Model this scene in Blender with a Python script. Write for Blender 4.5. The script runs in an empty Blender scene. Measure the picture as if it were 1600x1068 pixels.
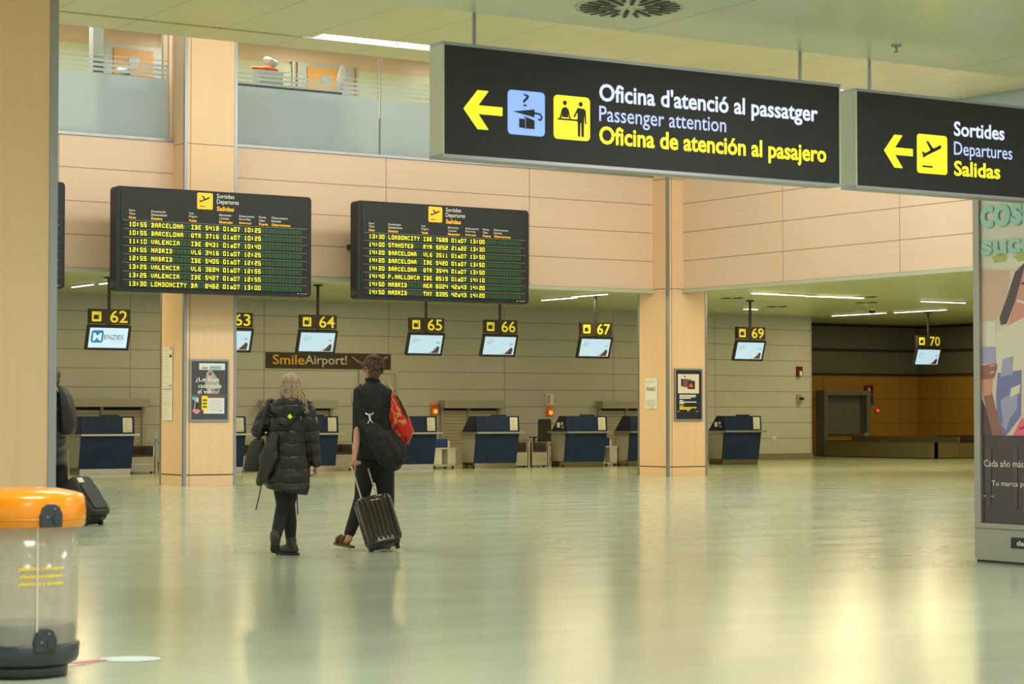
import bpy, bmesh, math, random
from mathutils import Vector, Matrix, noise
C = bpy.context.scene
COL = C.collection
PI = math.pi
rad = math.radians

# ------------------------------------------------------------------ camera
YAW = 33.0
cam_d = bpy.data.cameras.new('camera')
cam = bpy.data.objects.new('camera', cam_d)
COL.objects.link(cam)
cam.location = (0, 0, 1.31)
cam.rotation_euler = (rad(90) + math.atan(111 / 3380.0), 0, rad(-YAW))
cam_d.sensor_fit = 'HORIZONTAL'
cam_d.sensor_width = 36.0
cam_d.lens = 3380 / 1600 * 36.0
cam_d.clip_end = 300
cam_d.dof.use_dof = True
cam_d.dof.focus_distance = 33.0
cam_d.dof.aperture_fstop = 6.0
C.camera = cam

# ------------------------------------------------------------------ world, exposure
w = bpy.data.worlds.new('world')
C.world = w
w.use_nodes = True
bg = w.node_tree.nodes['Background']
bg.inputs[0].default_value = (1.0, 0.97, 0.90, 1)
bg.inputs[1].default_value = 1.0
C.view_settings.view_transform = 'Standard'
C.view_settings.look = 'None'
C.view_settings.exposure = 0.27
C.view_settings.gamma = 1.0
C.view_settings.use_curve_mapping = False
C.cycles.max_bounces = 8
C.cycles.diffuse_bounces = 4
C.cycles.glossy_bounces = 4
C.cycles.transmission_bounces = 6
C.cycles.transparent_max_bounces = 12
C.cycles.caustics_reflective = False
C.cycles.caustics_refractive = False
C.cycles.sample_clamp_indirect = 4.0

# area lights by the ceilings: tube, slot and office lamps, plus added unseen fill
def area(name, loc, sx, sy, power, col, rot=(0, 0, 0), spread=180):
    d = bpy.data.lights.new(name, 'AREA')
    d.shape = 'RECTANGLE'; d.size = sx; d.size_y = sy
    d.energy = power; d.color = col; d.spread = rad(spread)
    o = bpy.data.objects.new(name, d); COL.objects.link(o)
    o.location = loc; o.rotation_euler = rot
    return o
HALL = (1.0, 0.96, 0.90)
LOW = (1.0, 0.76, 0.40)
# hall: unseen fill lights added behind the soffit and under the high ceiling
for i in range(5):
    area('cove_fill', (5.0 + 5.2 * i, 29.56, 7.75), 4.6, .9, 115, HALL, (rad(82), 0, 0))
for y in (16.0, 21.5, 26.5):
    for x in (2.5, 9.5, 16.5, 23.5):
        area('hall_fill', (x, y, 6.86), 1.6, 1.6, 95, HALL)
# check-in zone: unseen fill rows added behind the fascias, then the tube lamps
for x in (10.5, 15, 19.5, 24, 30.5, 35, 39.5):
    area('check_in_lamp', (x, 38.0, 4.04), 3.2, .9, 88, LOW)
for y in (19, 24, 29, 33.5):
    area('side_zone_fill', (29.6, y, 4.04), .9, 3.2, 75, LOW)
for x, y, r in ((28.75, 40.98, 1), (29.0, 42.6, 1), (17.46, 43.75, 1), (21.5, 44.4, 1), (25.3, 44.4, 1), (33.95, 38.4, 0), (37.75, 38.7, 0), (40.5, 44.8, 1), (40.6, 42.5, 1), (36.1, 44.1, 0), (45.6, 47.0, 1), (45.6, 42, 1)):  # spots without a tube lamp fitting are added fill
    area('tube_and_fill', (x, y, 3.99), .08 if r else 1.5, 1.5 if r else .08, 40, LOW)
# near low ceiling: unseen fill lights added to brighten the foreground
for x, y in ((2, 3), (9, 3), (4, 9), (11, 9), (17, 6)):
    area('entrance_fill', (x, y, 3.97), 1.6, 1.6, 130, HALL)
# offices upstairs
for x in (11.5, 14.6, 18.4, 21.5, 25):
    area('office_lamp', (x, 37.4, 9.07), .25, .25, 62, (1, .97, .92))
    area('office_lamp', (x, 39.6, 9.07), .25, .25, 34, (1, .94, .84))

# ------------------------------------------------------------------ materials
MATS = {}
def mat(name, col, rough=0.6, metal=0.0, emit=None, es=1.0, spec=0.5, trans=0.0, alpha=1.0, coat=0.0, noise_amt=0.0, noise_scale=8.0):
    if name in MATS: return MATS[name]
    m = bpy.data.materials.new(name); m.use_nodes = True
    nt = m.node_tree; b = nt.nodes['Principled BSDF']
    b.inputs['Base Color'].default_value = (*col, 1)
    b.inputs['Roughness'].default_value = rough
    b.inputs['Metallic'].default_value = metal
    b.inputs['Specular IOR Level'].default_value = spec
    b.inputs['Transmission Weight'].default_value = trans
    b.inputs['Alpha'].default_value = alpha
    b.inputs['Coat Weight'].default_value = coat
    if emit:
        b.inputs['Emission Color'].default_value = (*emit, 1)
        b.inputs['Emission Strength'].default_value = es
    if noise_amt:
        tc = nt.nodes.new('ShaderNodeTexCoord'); n = nt.nodes.new('ShaderNodeTexNoise')
        n.inputs['Scale'].default_value = noise_scale; n.inputs['Detail'].default_value = 4
        nt.links.new(tc.outputs['Object'], n.inputs['Vector'])
        mx = nt.nodes.new('ShaderNodeMix'); mx.data_type = 'RGBA'
        mx.inputs[6].default_value = (*[c * (1 - noise_amt) for c in col], 1)
        mx.inputs[7].default_value = (*[min(1, c * (1 + noise_amt)) for c in col], 1)
        nt.links.new(n.outputs['Fac'], mx.inputs[0]); nt.links.new(mx.outputs[2], b.inputs['Base Color'])
        bp = nt.nodes.new('ShaderNodeBump'); bp.inputs['Strength'].default_value = 0.15; bp.inputs['Distance'].default_value = 0.01
        nt.links.new(n.outputs['Fac'], bp.inputs['Height']); nt.links.new(bp.outputs[0], b.inputs['Normal'])
    MATS[name] = m
    return m

def wood(name, c1, c2, axis='z', seams=None, rough=0.38, plane='xz'):
    """veneer: grain stretched along one axis; seams=(width, height, offset_u, offset_v) cut thin joints"""
    m = bpy.data.materials.new(name); m.use_nodes = True; nt = m.node_tree; L = nt.links
    b = nt.nodes['Principled BSDF']; b.inputs['Roughness'].default_value = rough
    tc = nt.nodes.new('ShaderNodeTexCoord'); mp = nt.nodes.new('ShaderNodeMapping')
    mp.inputs['Scale'].default_value = (14, 14, .5) if axis == 'z' else (.5, .5, 14)
    L.new(tc.outputs['Object'], mp.inputs[0])
    n = nt.nodes.new('ShaderNodeTexNoise'); n.inputs['Scale'].default_value = 1.0; n.inputs['Detail'].default_value = 6; n.inputs['Distortion'].default_value = .4
    L.new(mp.outputs[0], n.inputs['Vector'])
    n2 = nt.nodes.new('ShaderNodeTexNoise'); n2.inputs['Scale'].default_value = 0.5; L.new(tc.outputs['Object'], n2.inputs['Vector'])
    mt = nt.nodes.new('ShaderNodeMath'); mt.operation = 'MULTIPLY_ADD'; mt.inputs[1].default_value = .6; mt.inputs[2].default_value = 0
    L.new(n.outputs['Fac'], mt.inputs[0])
    mt2 = nt.nodes.new('ShaderNodeMath'); mt2.operation = 'MULTIPLY_ADD'; mt2.inputs[1].default_value = .4
    L.new(n2.outputs['Fac'], mt2.inputs[0]); L.new(mt.outputs[0], mt2.inputs[2])
    mx = nt.nodes.new('ShaderNodeMix'); mx.data_type = 'RGBA'
    mx.inputs[6].default_value = (*c1, 1); mx.inputs[7].default_value = (*c2, 1)
    L.new(mt2.outputs[0], mx.inputs[0])
    out = mx.outputs[2]
    if seams:
        out = add_seams(nt, tc, out, seams, plane, (c1[0] * .45, c1[1] * .42, c1[2] * .4))
    L.new(out, b.inputs['Base Color'])
    return m

def add_seams(nt, tc, col_out, seams, plane, dark, mortar=0.009):
    L = nt.links
    sx = nt.nodes.new('ShaderNodeSeparateXYZ'); L.new(tc.outputs['Object'], sx.inputs[0])
    cx = nt.nodes.new('ShaderNodeCombineXYZ')
    def off(src, v):
        a = nt.nodes.new('ShaderNodeMath'); a.operation = 'SUBTRACT'; a.inputs[1].default_value = v
        L.new(src, a.inputs[0]); return a.outputs[0]
    L.new(off(sx.outputs['X' if plane[0] == 'x' else 'Y'], seams[2]), cx.inputs[0])
    L.new(off(sx.outputs['Z' if plane[1] == 'z' else 'Y'], seams[3]), cx.inputs[1])
    br = nt.nodes.new('ShaderNodeTexBrick'); br.offset = 0; br.squash = 1
    br.inputs['Scale'].default_value = 1; br.inputs['Brick Width'].default_value = seams[0]; br.inputs['Row Height'].default_value = seams[1]
    br.inputs['Mortar Size'].default_value = mortar; br.inputs['Mortar Smooth'].default_value = 0.1
    L.new(cx.outputs[0], br.inputs['Vector'])
    mx = nt.nodes.new('ShaderNodeMix'); mx.data_type = 'RGBA'
    L.new(br.outputs['Fac'], mx.inputs[0]); L.new(col_out, mx.inputs[6]); mx.inputs[7].default_value = (*dark, 1)
    return mx.outputs[2]

def panel_mat(name, col, seams, plane, rough=.45, mortar=.009):
    m = bpy.data.materials.new(name); m.use_nodes = True; nt = m.node_tree; b = nt.nodes['Principled BSDF']
    b.inputs['Roughness'].default_value = rough
    tc = nt.nodes.new('ShaderNodeTexCoord'); n = nt.nodes.new('ShaderNodeTexNoise'); n.inputs['Scale'].default_value = .6
    nt.links.new(tc.outputs['Object'], n.inputs['Vector'])
    mx = nt.nodes.new('ShaderNodeMix'); mx.data_type = 'RGBA'
    mx.inputs[6].default_value = (*[c * .93 for c in col], 1); mx.inputs[7].default_value = (*[c * 1.07 for c in col], 1)
    nt.links.new(n.outputs['Fac'], mx.inputs[0])
    nt.links.new(add_seams(nt, tc, mx.outputs[2], seams, plane, [c * .4 for c in col], mortar), b.inputs['Base Color'])
    return m

def floor_mat():
    m = bpy.data.materials.new('polished_floor'); m.use_nodes = True; nt = m.node_tree; L = nt.links; b = nt.nodes['Principled BSDF']
    tc = nt.nodes.new('ShaderNodeTexCoord')
    n = nt.nodes.new('ShaderNodeTexNoise'); n.inputs['Scale'].default_value = .35; n.inputs['Detail'].default_value = 5
    L.new(tc.outputs['Object'], n.inputs['Vector'])
    mx = nt.nodes.new('ShaderNodeMix'); mx.data_type = 'RGBA'
    mx.inputs[6].default_value = (.44, .52, .39, 1); mx.inputs[7].default_value = (.50, .57, .42, 1)
    L.new(n.outputs['Fac'], mx.inputs[0]); L.new(mx.outputs[2], b.inputs['Base Color'])
    # worn polish: roughness drifts, long low ripples stretch the reflections
    mp = nt.nodes.new('ShaderNodeMapping'); mp.inputs['Rotation'].default_value = (0, 0, rad(33)); mp.inputs['Scale'].default_value = (.6, 2.0, 1)
    L.new(tc.outputs['Object'], mp.inputs[0])
    n2 = nt.nodes.new('ShaderNodeTexNoise'); n2.inputs['Scale'].default_value = .9; n2.inputs['Detail'].default_value = 3
    L.new(mp.outputs[0], n2.inputs['Vector'])
    mr = nt.nodes.new('ShaderNodeMapRange'); mr.inputs[3].default_value = .11; mr.inputs[4].default_value = .20
    L.new(n2.outputs['Fac'], mr.inputs[0]); L.new(mr.outputs[0], b.inputs['Roughness'])
    n3 = nt.nodes.new('ShaderNodeTexNoise'); n3.inputs['Scale'].default_value = .8; n3.inputs['Detail'].default_value = 2
    L.new(mp.outputs[0], n3.inputs['Vector'])
    bp = nt.nodes.new('ShaderNodeBump'); bp.inputs['Strength'].default_value = .04; bp.inputs['Distance'].default_value = .0003
    L.new(n3.outputs['Fac'], bp.inputs['Height']); L.new(bp.outputs[0], b.inputs['Normal'])
    b.inputs['Specular IOR Level'].default_value = .5
    return m

def slat_ceiling_mat(name, col, width=.1, rough=.35, metal=.25):
    m = bpy.data.materials.new(name); m.use_nodes = True; nt = m.node_tree; L = nt.links; b = nt.nodes['Principled BSDF']
    b.inputs['Roughness'].default_value = rough; b.inputs['Metallic'].default_value = metal
    tc = nt.nodes.new('ShaderNodeTexCoord'); sx = nt.nodes.new('ShaderNodeSeparateXYZ'); L.new(tc.outputs['Object'], sx.inputs[0])
    mm = nt.nodes.new('ShaderNodeMath'); mm.operation = 'PINGPONG'; mm.inputs[1].default_value = width / 2; L.new(sx.outputs['Y'], mm.inputs[0])
    cr = nt.nodes.new('ShaderNodeMapRange'); cr.inputs[1].default_value = 0; cr.inputs[2].default_value = width * .09
    L.new(mm.outputs[0], cr.inputs[0])
    n = nt.nodes.new('ShaderNodeTexNoise'); n.inputs['Scale'].default_value = 1.0; n.inputs['Detail'].default_value = 3
    mp = nt.nodes.new('ShaderNodeMapping'); mp.inputs['Scale'].default_value = (.25, 4, 1); L.new(tc.outputs['Object'], mp.inputs[0]); L.new(mp.outputs[0], n.inputs['Vector'])
    mx0 = nt.nodes.new('ShaderNodeMix'); mx0.data_type = 'RGBA'
    mx0.inputs[6].default_value = (*[c * .75 for c in col], 1); mx0.inputs[7].default_value = (*[min(1, c * 1.25) for c in col], 1)
    L.new(n.outputs['Fac'], mx0.inputs[0])
    mx = nt.nodes.new('ShaderNodeMix'); mx.data_type = 'RGBA'; mx.inputs[6].default_value = (*[c * .3 for c in col], 1)
    L.new(mx0.outputs[2], mx.inputs[7]); L.new(cr.outputs[0], mx.inputs[0]); L.new(mx.outputs[2], b.inputs['Base Color'])
    return m

WC1, WC2 = (.72, .48, .27), (.84, .60, .37)
M_col = wood('column_veneer', WC1, WC2, 'z', (50, 50, .11, .2), plane='xz')
M_fas = wood('fascia_veneer', (.68, .49, .35), (.78, .58, .43), 'x', (3.32, .595, 20.67 - 3.32 * 8, 3.88), plane='xz')
M_fasR = wood('fascia_veneer_side', (.68, .49, .35), (.78, .58, .43), 'x', (3.3, .595, 32.6 - 33, 3.88), plane='yz')
M_plain = wood('office_veneer', (.60, .38, .18), (.74, .50, .26), 'x')
M_wall = panel_mat('wall_panel', (.48, .49, .45), (3.46, .437, 19.98 - 34.6, .165), 'xz')
M_floor = floor_mat()
M_lowc = slat_ceiling_mat('slat_ceiling', (.70, .76, .48))
M_nearc = panel_mat('near_ceiling_panel', (.66, .68, .50), (3.1, 60, 8.97 - 31, -45), 'xy', .3, .006)
M_highc = panel_mat('high_ceiling_panel', (.74, .70, .46), (1.3, 60, 23.93 - 26, -45), 'xy', .35, .006)
M_white = mat('white_paint', (.75, .74, .68), .5)
M_steel = mat('brushed_steel', (.48, .47, .42), .3, .9)
M_chrome = mat('kick_steel', (.36, .32, .22), .10, 1.0)
M_alu = mat('aluminium', (.30, .32, .33), .38, .7)
M_alupaint = mat('grey_green_frame', (.50, .54, .40), .45, .2)
M_black = mat('black_plastic', (.015, .016, .017), .45)
M_board = mat('board_black', (.016, .019, .022), .45, spec=.3)
M_signblk = mat('sign_black', (.020, .024, .023), .5, spec=.3)
M_dark = mat('dark_gap', (.02, .02, .02), .8)
M_navy = mat('navy_laminate', (.012, .028, .085), .4, spec=.25, noise_amt=.5, noise_scale=4)
M_navyd = mat('navy_side', (.010, .014, .035), .45)
M_greyp = mat('grey_metal', (.42, .41, .34), .45, .3)
M_yel = mat('sign_yellow', (.95, .80, .02), .5, emit=(1.0, .82, .02), es=.75)
M_yeld = mat('counter_yellow', (.85, .72, .05), .5, emit=(1.0, .85, .05), es=.18)
M_org = mat('board_orange', (.95, .48, .02), .5, emit=(1.0, .5, .02), es=.25)
M_wht = mat('sign_white', (.5, .5, .55), .5, emit=(.62, .68, 1.0), es=.72)
M_whd = mat('sign_blue_white', (.3, .33, .5), .5, emit=(.50, .58, 1.0), es=.75)
M_blu = mat('sign_blue', (.22, .36, .90), .5, emit=(.22, .36, .95), es=.75)
M_led = mat('led_yellow', (.9, .8, .05), .5, emit=(1.0, .80, .01), es=1.0)
M_cell = mat('led_cell_green', (.006, .055, .010), .4, emit=(.01, .20, .01), es=.05)  # unlit cells glow faintly, in place of light reflected off them
M_lab = mat('label_white', (.7, .7, .66), .6)
M_paper = mat('paper', (.74, .74, .66), .7)
M_scr = mat('lcd_screen', (.1, .12, .13), .3, emit=(.46, .66, .76), es=.85)
M_scrw = mat('lcd_screen_white', (.12, .14, .15), .3, emit=(.55, .76, .88), es=.85)
M_scrg = mat('lcd_grey_text', (.25, .38, .42), .5, emit=(.25, .38, .42), es=.4)
M_scrd = mat('lcd_dark', (.08, .08, .12), .5)
M_pinkish = mat('lcd_pink', (.55, .35, .45), .5, emit=(.55, .35, .45), es=.4)
M_logo = mat('logo_blue', (.02, .12, .25), .5, emit=(.03, .22, .42), es=.5)
M_tube = mat('lamp_tube', (1, 1, .9), .5, emit=(1.0, .98, .80), es=3.0)
M_tubew = mat('lamp_white', (1, 1, 1), .5, emit=(.93, .96, 1.0), es=3.5)
M_red = mat('red_plastic', (.65, .03, .02), .45)
M_orangebox = mat('orange_plastic', (.85, .20, .02), .4)
M_lens = mat('orange_lens', (1, .4, .05), .3, emit=(1.0, .40, .04), es=.8)
M_rubber = mat('rubber', (.02, .02, .022), .7)

def film_mat():
    m = bpy.data.materials.new('frosted_film'); m.use_nodes = True; nt = m.node_tree; L = nt.links
    nt.nodes.remove(nt.nodes['Principled BSDF']); out = nt.nodes['Material Output']
    t = nt.nodes.new('ShaderNodeBsdfTransparent'); t.inputs[0].default_value = (.80, .88, .90, 1)
    d = nt.nodes.new('ShaderNodeBsdfTranslucent'); d.inputs[0].default_value = (.86, .95, 1.0, 1)
    f = nt.nodes.new('ShaderNodeBsdfDiffuse'); f.inputs[0].default_value = (.80, .90, .94, 1)
    g = nt.nodes.new('ShaderNodeBsdfGlossy'); g.inputs['Roughness'].default_value = .45
    a = nt.nodes.new('ShaderNodeMixShader'); a.inputs[0].default_value = .42; L.new(d.outputs[0], a.inputs[1]); L.new(f.outputs[0], a.inputs[2])
    b2 = nt.nodes.new('ShaderNodeMixShader'); b2.inputs[0].default_value = .76; L.new(t.outputs[0], b2.inputs[1]); L.new(a.outputs[0], b2.inputs[2])
    c = nt.nodes.new('ShaderNodeMixShader'); c.inputs[0].default_value = .02; L.new(b2.outputs[0], c.inputs[1]); L.new(g.outputs[0], c.inputs[2])
    L.new(c.outputs[0], out.inputs[0]); return m
def clear_mat(name, tint, gloss=.08, rough=.03):
    m = bpy.data.materials.new(name); m.use_nodes = True; nt = m.node_tree; L = nt.links
    nt.nodes.remove(nt.nodes['Principled BSDF']); out = nt.nodes['Material Output']
    t = nt.nodes.new('ShaderNodeBsdfTransparent'); t.inputs[0].default_value = (*tint, 1)
    g = nt.nodes.new('ShaderNodeBsdfGlossy'); g.inputs['Roughness'].default_value = rough
    fr = nt.nodes.new('ShaderNodeFresnel'); fr.inputs[0].default_value = 1.45
    mm = nt.nodes.new('ShaderNodeMath'); mm.operation = 'ADD'; mm.inputs[1].default_value = gloss; L.new(fr.outputs[0], mm.inputs[0])
    c = nt.nodes.new('ShaderNodeMixShader'); L.new(mm.outputs[0], c.inputs[0]); L.new(t.outputs[0], c.inputs[1]); L.new(g.outputs[0], c.inputs[2])
    L.new(c.outputs[0], out.inputs[0]); return m
def hazy_mat(name, col, amount):
    m = bpy.data.materials.new(name); m.use_nodes = True; nt = m.node_tree; L = nt.links
    nt.nodes.remove(nt.nodes['Principled BSDF']); out = nt.nodes['Material Output']
    t = nt.nodes.new('ShaderNodeBsdfTransparent'); t.inputs[0].default_value = (.97, .96, .93, 1)
    d = nt.nodes.new('ShaderNodeBsdfDiffuse'); d.inputs[0].default_value = (*col, 1)
    g = nt.nodes.new('ShaderNodeBsdfGlossy'); g.inputs['Roughness'].default_value = .15
    a = nt.nodes.new('ShaderNodeMixShader'); a.inputs[0].default_value = amount; L.new(t.outputs[0], a.inputs[1]); L.new(d.outputs[0], a.inputs[2])
    c = nt.nodes.new('ShaderNodeMixShader'); c.inputs[0].default_value = .06; L.new(a.outputs[0], c.inputs[1]); L.new(g.outputs[0], c.inputs[2])
    L.new(c.outputs[0], out.inputs[0]); return m
M_film = film_mat()
M_glass = clear_mat('clear_glass', (.93, .96, .95), .0)
M_drum = hazy_mat('hazy_plastic', (.85, .80, .72), .16)
M_bag = hazy_mat('thin_film_bag', (.90, .86, .80), .36)

# ------------------------------------------------------------------ mesh builder
class MB:
    def __init__(s): s.v = []; s.f = []; s.mi = []; s.mats = []
    def _m(s, m):
        if m is None: m = s.mats[0] if s.mats else None
        if m not in s.mats: s.mats.append(m)
        return s.mats.index(m)
    def add(s, vs, fs, m=None):
        k = len(s.v); i = s._m(m)
        s.v += [tuple(v) for v in vs]; s.f += [tuple(a + k for a in f) for f in fs]; s.mi += [i] * len(fs)
        return s
    def box(s, x0, x1, y0, y1, z0, z1, m=None, M=None):
        vs = [Vector((x, y, z)) for z in (z0, z1) for y in (y0, y1) for x in (x0, x1)]
        if M: vs = [M @ v for v in vs]
        return s.add(vs, [(0, 2, 3, 1), (4, 5, 7, 6), (0, 1, 5, 4), (2, 6, 7, 3), (0, 4, 6, 2), (1, 3, 7, 5)], m)
    def prism(s, pts, y0, y1, m=None, M=None):
        """polygon in the xz plane (counter-clockwise seen from -y), extruded in y"""
        n = len(pts); vs = [Vector((x, y0, z)) for x, z in pts] + [Vector((x, y1, z)) for x, z in pts]
        if M: vs = [M @ v for v in vs]
        fs = [tuple(range(n)), tuple(range(2 * n - 1, n - 1, -1))] + [(i, i + n, (i + 1) % n + n, (i + 1) % n) for i in range(n)]
        return s.add(vs, fs, m)
    def tube(s, pts, r, m=None, n=10, cap=True, flat=1.0):
        pts = [Vector(p) for p in pts]; rs = r if isinstance(r, (list, tuple)) else [r] * len(pts)
        vs = []; up = Vector((0, 0, 1))
        d0 = (pts[1] - pts[0]).normalized(); a = d0.cross(up)
        if a.length < .1: a = d0.cross(Vector((1, 0, 0)))
        a.normalize()
        for i, p in enumerate(pts):
            d = (pts[min(i + 1, len(pts) - 1)] - pts[max(i - 1, 0)]).normalized()
            a = (a - d * a.dot(d)).normalized(); b = d.cross(a)
            for k in range(n):
                t = 2 * PI * k / n; vs.append(p + (a * math.cos(t) + b * math.sin(t) * flat) * rs[i])
        fs = [(i * n + k, i * n + (k + 1) % n, (i + 1) * n + (k + 1) % n, (i + 1) * n + k) for i in range(len(pts) - 1) for k in range(n)]
        if cap: fs += [tuple(range(n - 1, -1, -1)), tuple(range((len(pts) - 1) * n, len(pts) * n))]
        return s.add(vs, fs, m)
    def cap(s, p0, p1, r0, r1, m=None, n=14, k=5):
        """tapered capsule"""
        p0, p1 = Vector(p0), Vector(p1); d = (p1 - p0)
        if d.length < 1e-6: d = Vector((0, 0, 1e-4))
        u = d.normalized(); pts = []; rs = []
        for i in range(k + 1):
            t = PI / 2 * (1 - i / k) ; pts.append(p0 - u * r0 * math.sin(t)); rs.append(max(r0 * math.cos(t), r0 * .04))
        for i in range(k + 1):
            t = PI / 2 * i / k; pts.append(p1 + u * r1 * math.sin(t)); rs.append(max(r1 * math.cos(t), r1 * .04))
        return s.tube(pts, rs, m, n)
    def chain(s, pts, rs, m=None, n=14):
        for i in range(len(pts) - 1): s.cap(pts[i], pts[i + 1], rs[i], rs[i + 1], m, n)
        return s
    def ell(s, c, r, m=None, n=20, k=12, M=None):
        vs = []; c = Vector(c)
        for i in range(k + 1):
            t = PI * i / k; st = max(math.sin(t), .01)
            for j in range(n):
                a = 2 * PI * j / n; p = Vector((r[0] * st * math.cos(a), r[1] * st * math.sin(a), -r[2] * math.cos(t)))
                if M: p = M @ p
                vs.append(c + p)
        fs = [(i * n + j, i * n + (j + 1) % n, (i + 1) * n + (j + 1) % n, (i + 1) * n + j) for i in range(k) for j in range(n)]
        fs += [tuple(range(n - 1, -1, -1)), tuple(range(k * n, (k + 1) * n))]
        return s.add(vs, fs, m)
    def loft(s, rings, m=None, n=28, cap=True, sq=2.0):
        """rings of (x, y, z, rx, ry[, tilt]): superellipse sections stacked along z, tilt shears z across x"""
        vs = []
        for R in rings:
            x, y, z, rx, ry = R[:5]; tl = R[5] if len(R) > 5 else 0
            for j in range(n):
                a = 2 * PI * j / n; ca, sa = math.cos(a), math.sin(a)
                px = rx * math.copysign(abs(ca) ** (2 / sq), ca); py = ry * math.copysign(abs(sa) ** (2 / sq), sa)
                vs.append((x + px, y + py, z + tl * px))
        k = len(rings)
        fs = [(i * n + j, i * n + (j + 1) % n, (i + 1) * n + (j + 1) % n, (i + 1) * n + j) for i in range(k - 1) for j in range(n)]
        if cap: fs += [tuple(range(n - 1, -1, -1)), tuple(range((k - 1) * n, k * n))]
        return s.add(vs, fs, m)
    def lathe(s, prof, m=None, n=48, c=(0, 0), a0=0, a1=2 * PI):
        full = abs(a1 - a0 - 2 * PI) < 1e-6; nn = n if full else n + 1; vs = []
        for r, z in prof:
            for j in range(nn):
                a = a0 + (a1 - a0) * j / n; vs.append((c[0] + r * math.cos(a), c[1] + r * math.sin(a), z))
        fs = []
        for i in range(len(prof) - 1):
            for j in range(n):
                j2 = (j + 1) % nn; fs.append((i * nn + j, i * nn + j2, (i + 1) * nn + j2, (i + 1) * nn + j))
        return s.add(vs, fs, m)
    def rrect(s, x0, x1, z0, z1, y0, y1, r, m=None, k=5, M=None):
        return s.prism(rr(x0, x1, z0, z1, r, k), y0, y1, m, M)
    def text(s, body, x, z, w, h, m, y=0.0, bold=0.0, M=None):
        """lettering in the xz plane facing -y; the glyph box is fitted to w x h with its lower left at (x, z)"""
        vs, fs = glyphs(body, bold)
        x0 = min(v[0] for v in vs); x1 = max(v[0] for v in vs); z0 = min(v[1] for v in vs); z1 = max(v[1] for v in vs)
        out = [Vector((x + (v[0] - x0) / (x1 - x0) * w, y, z + (v[1] - z0) / (z1 - z0) * h)) for v in vs]
        if M: out = [M @ v for v in out]
        return s.add(out, fs, m)
    def build(s, name, parent=None, smooth=False, bevel=0, remesh=0, smooth_it=0, sub=0, loc=None, rot=None):
        me = bpy.data.meshes.new(name); me.from_pydata(s.v, [], s.f)
        for m in s.mats: me.materials.append(m)
        me.polygons.foreach_set('material_index', s.mi); me.update()
        o = bpy.data.objects.new(name, me); COL.objects.link(o)
        if parent: o.parent = parent
        if loc: o.location = loc
        if rot: o.rotation_euler = rot
        if smooth: me.polygons.foreach_set('use_smooth', [True] * len(me.polygons))
        if remesh:
            md = o.modifiers.new('remesh', 'REMESH'); md.mode = 'VOXEL'; md.voxel_size = remesh; md.use_smooth_shade = True
        if smooth_it:
            md = o.modifiers.new('relax', 'SMOOTH'); md.factor = .5; md.iterations = smooth_it
        if bevel:
            md = o.modifiers.new('bevel', 'BEVEL'); md.width = bevel; md.segments = 2; md.limit_method = 'ANGLE'; md.angle_limit = rad(50)
        if sub:
            md = o.modifiers.new('sub', 'SUBSURF'); md.levels = sub; md.render_levels = sub
        return o

def rr(x0, x1, z0, z1, r, k=5):
    pts = []
    for cx, cz, a in ((x1 - r, z1 - r, 0), (x0 + r, z1 - r, 90), (x0 + r, z0 + r, 180), (x1 - r, z0 + r, 270)):
        for i in range(k + 1):
            t = rad(a + 90 * i / k); pts.append((cx + r * math.cos(t), cz + r * math.sin(t)))
    return pts

_G = {}
def glyphs(body, bold):
    key = (body, bold)
    if key not in _G:
        cu = bpy.data.curves.new('lettering', 'FONT'); cu.body = body; cu.size = 1; cu.offset = bold; cu.resolution_u = 3
        cu.space_line = .85
        o = bpy.data.objects.new('lettering', cu); me = o.to_mesh()
        _G[key] = ([(v.co.x, v.co.y) for v in me.vertices], [tuple(p.vertices) for p in me.polygons])
        o.to_mesh_clear(); bpy.data.objects.remove(o); bpy.data.curves.remove(cu)
    return _G[key]

def thing(name, label, cat, loc=(0, 0, 0), rz=0, group=None):
    o = bpy.data.objects.new(name, None); COL.objects.link(o); o.empty_display_size = .1
    o.location = loc; o.rotation_euler = (0, 0, rz); tag(o, label, cat, group); return o
def tag(o, label=None, cat=None, group=None, kind=None):
    if label: o['label'] = label
    if cat: o['category'] = cat
    if group: o['group'] = group
    if kind: o['kind'] = kind
    return o
def struct(o): o['kind'] = 'structure'; return o

# ------------------------------------------------------------------ setting
YC = 35.8            # front of the column row
YF = 36.3            # fascia plane facing the hall
XF = 27.5            # side fascia plane
YW = 47.1            # check-in wall
ZL = 4.06            # low ceiling
ZF0, ZF1 = 3.88, 6.26
struct(MB().box(-15, 62, -12, 62, -.2, 0, M_floor).build('floor'))
# low ceiling over the check-in zone, in two slabs that meet at the corner column
struct(MB().box(2, XF + .25, YF + .25, 51.5, ZL, ZL + .2, M_lowc).build('ceiling_check_in'))
struct(MB().box(XF + .25, 52, 14.2, 51.5, ZL, ZL + .2, M_lowc).build('ceiling_side'))
# near ceiling at 4.0 m with its edge at Y = 12.2
struct(MB().box(-15, 30, -12, 12.28, 4.0, 4.25, M_nearc).build('ceiling_entrance'))
struct(MB().box(-15, 30, 12.13, 12.28, 4.25, 7.2, M_highc).build('wall_bulkhead'))
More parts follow.
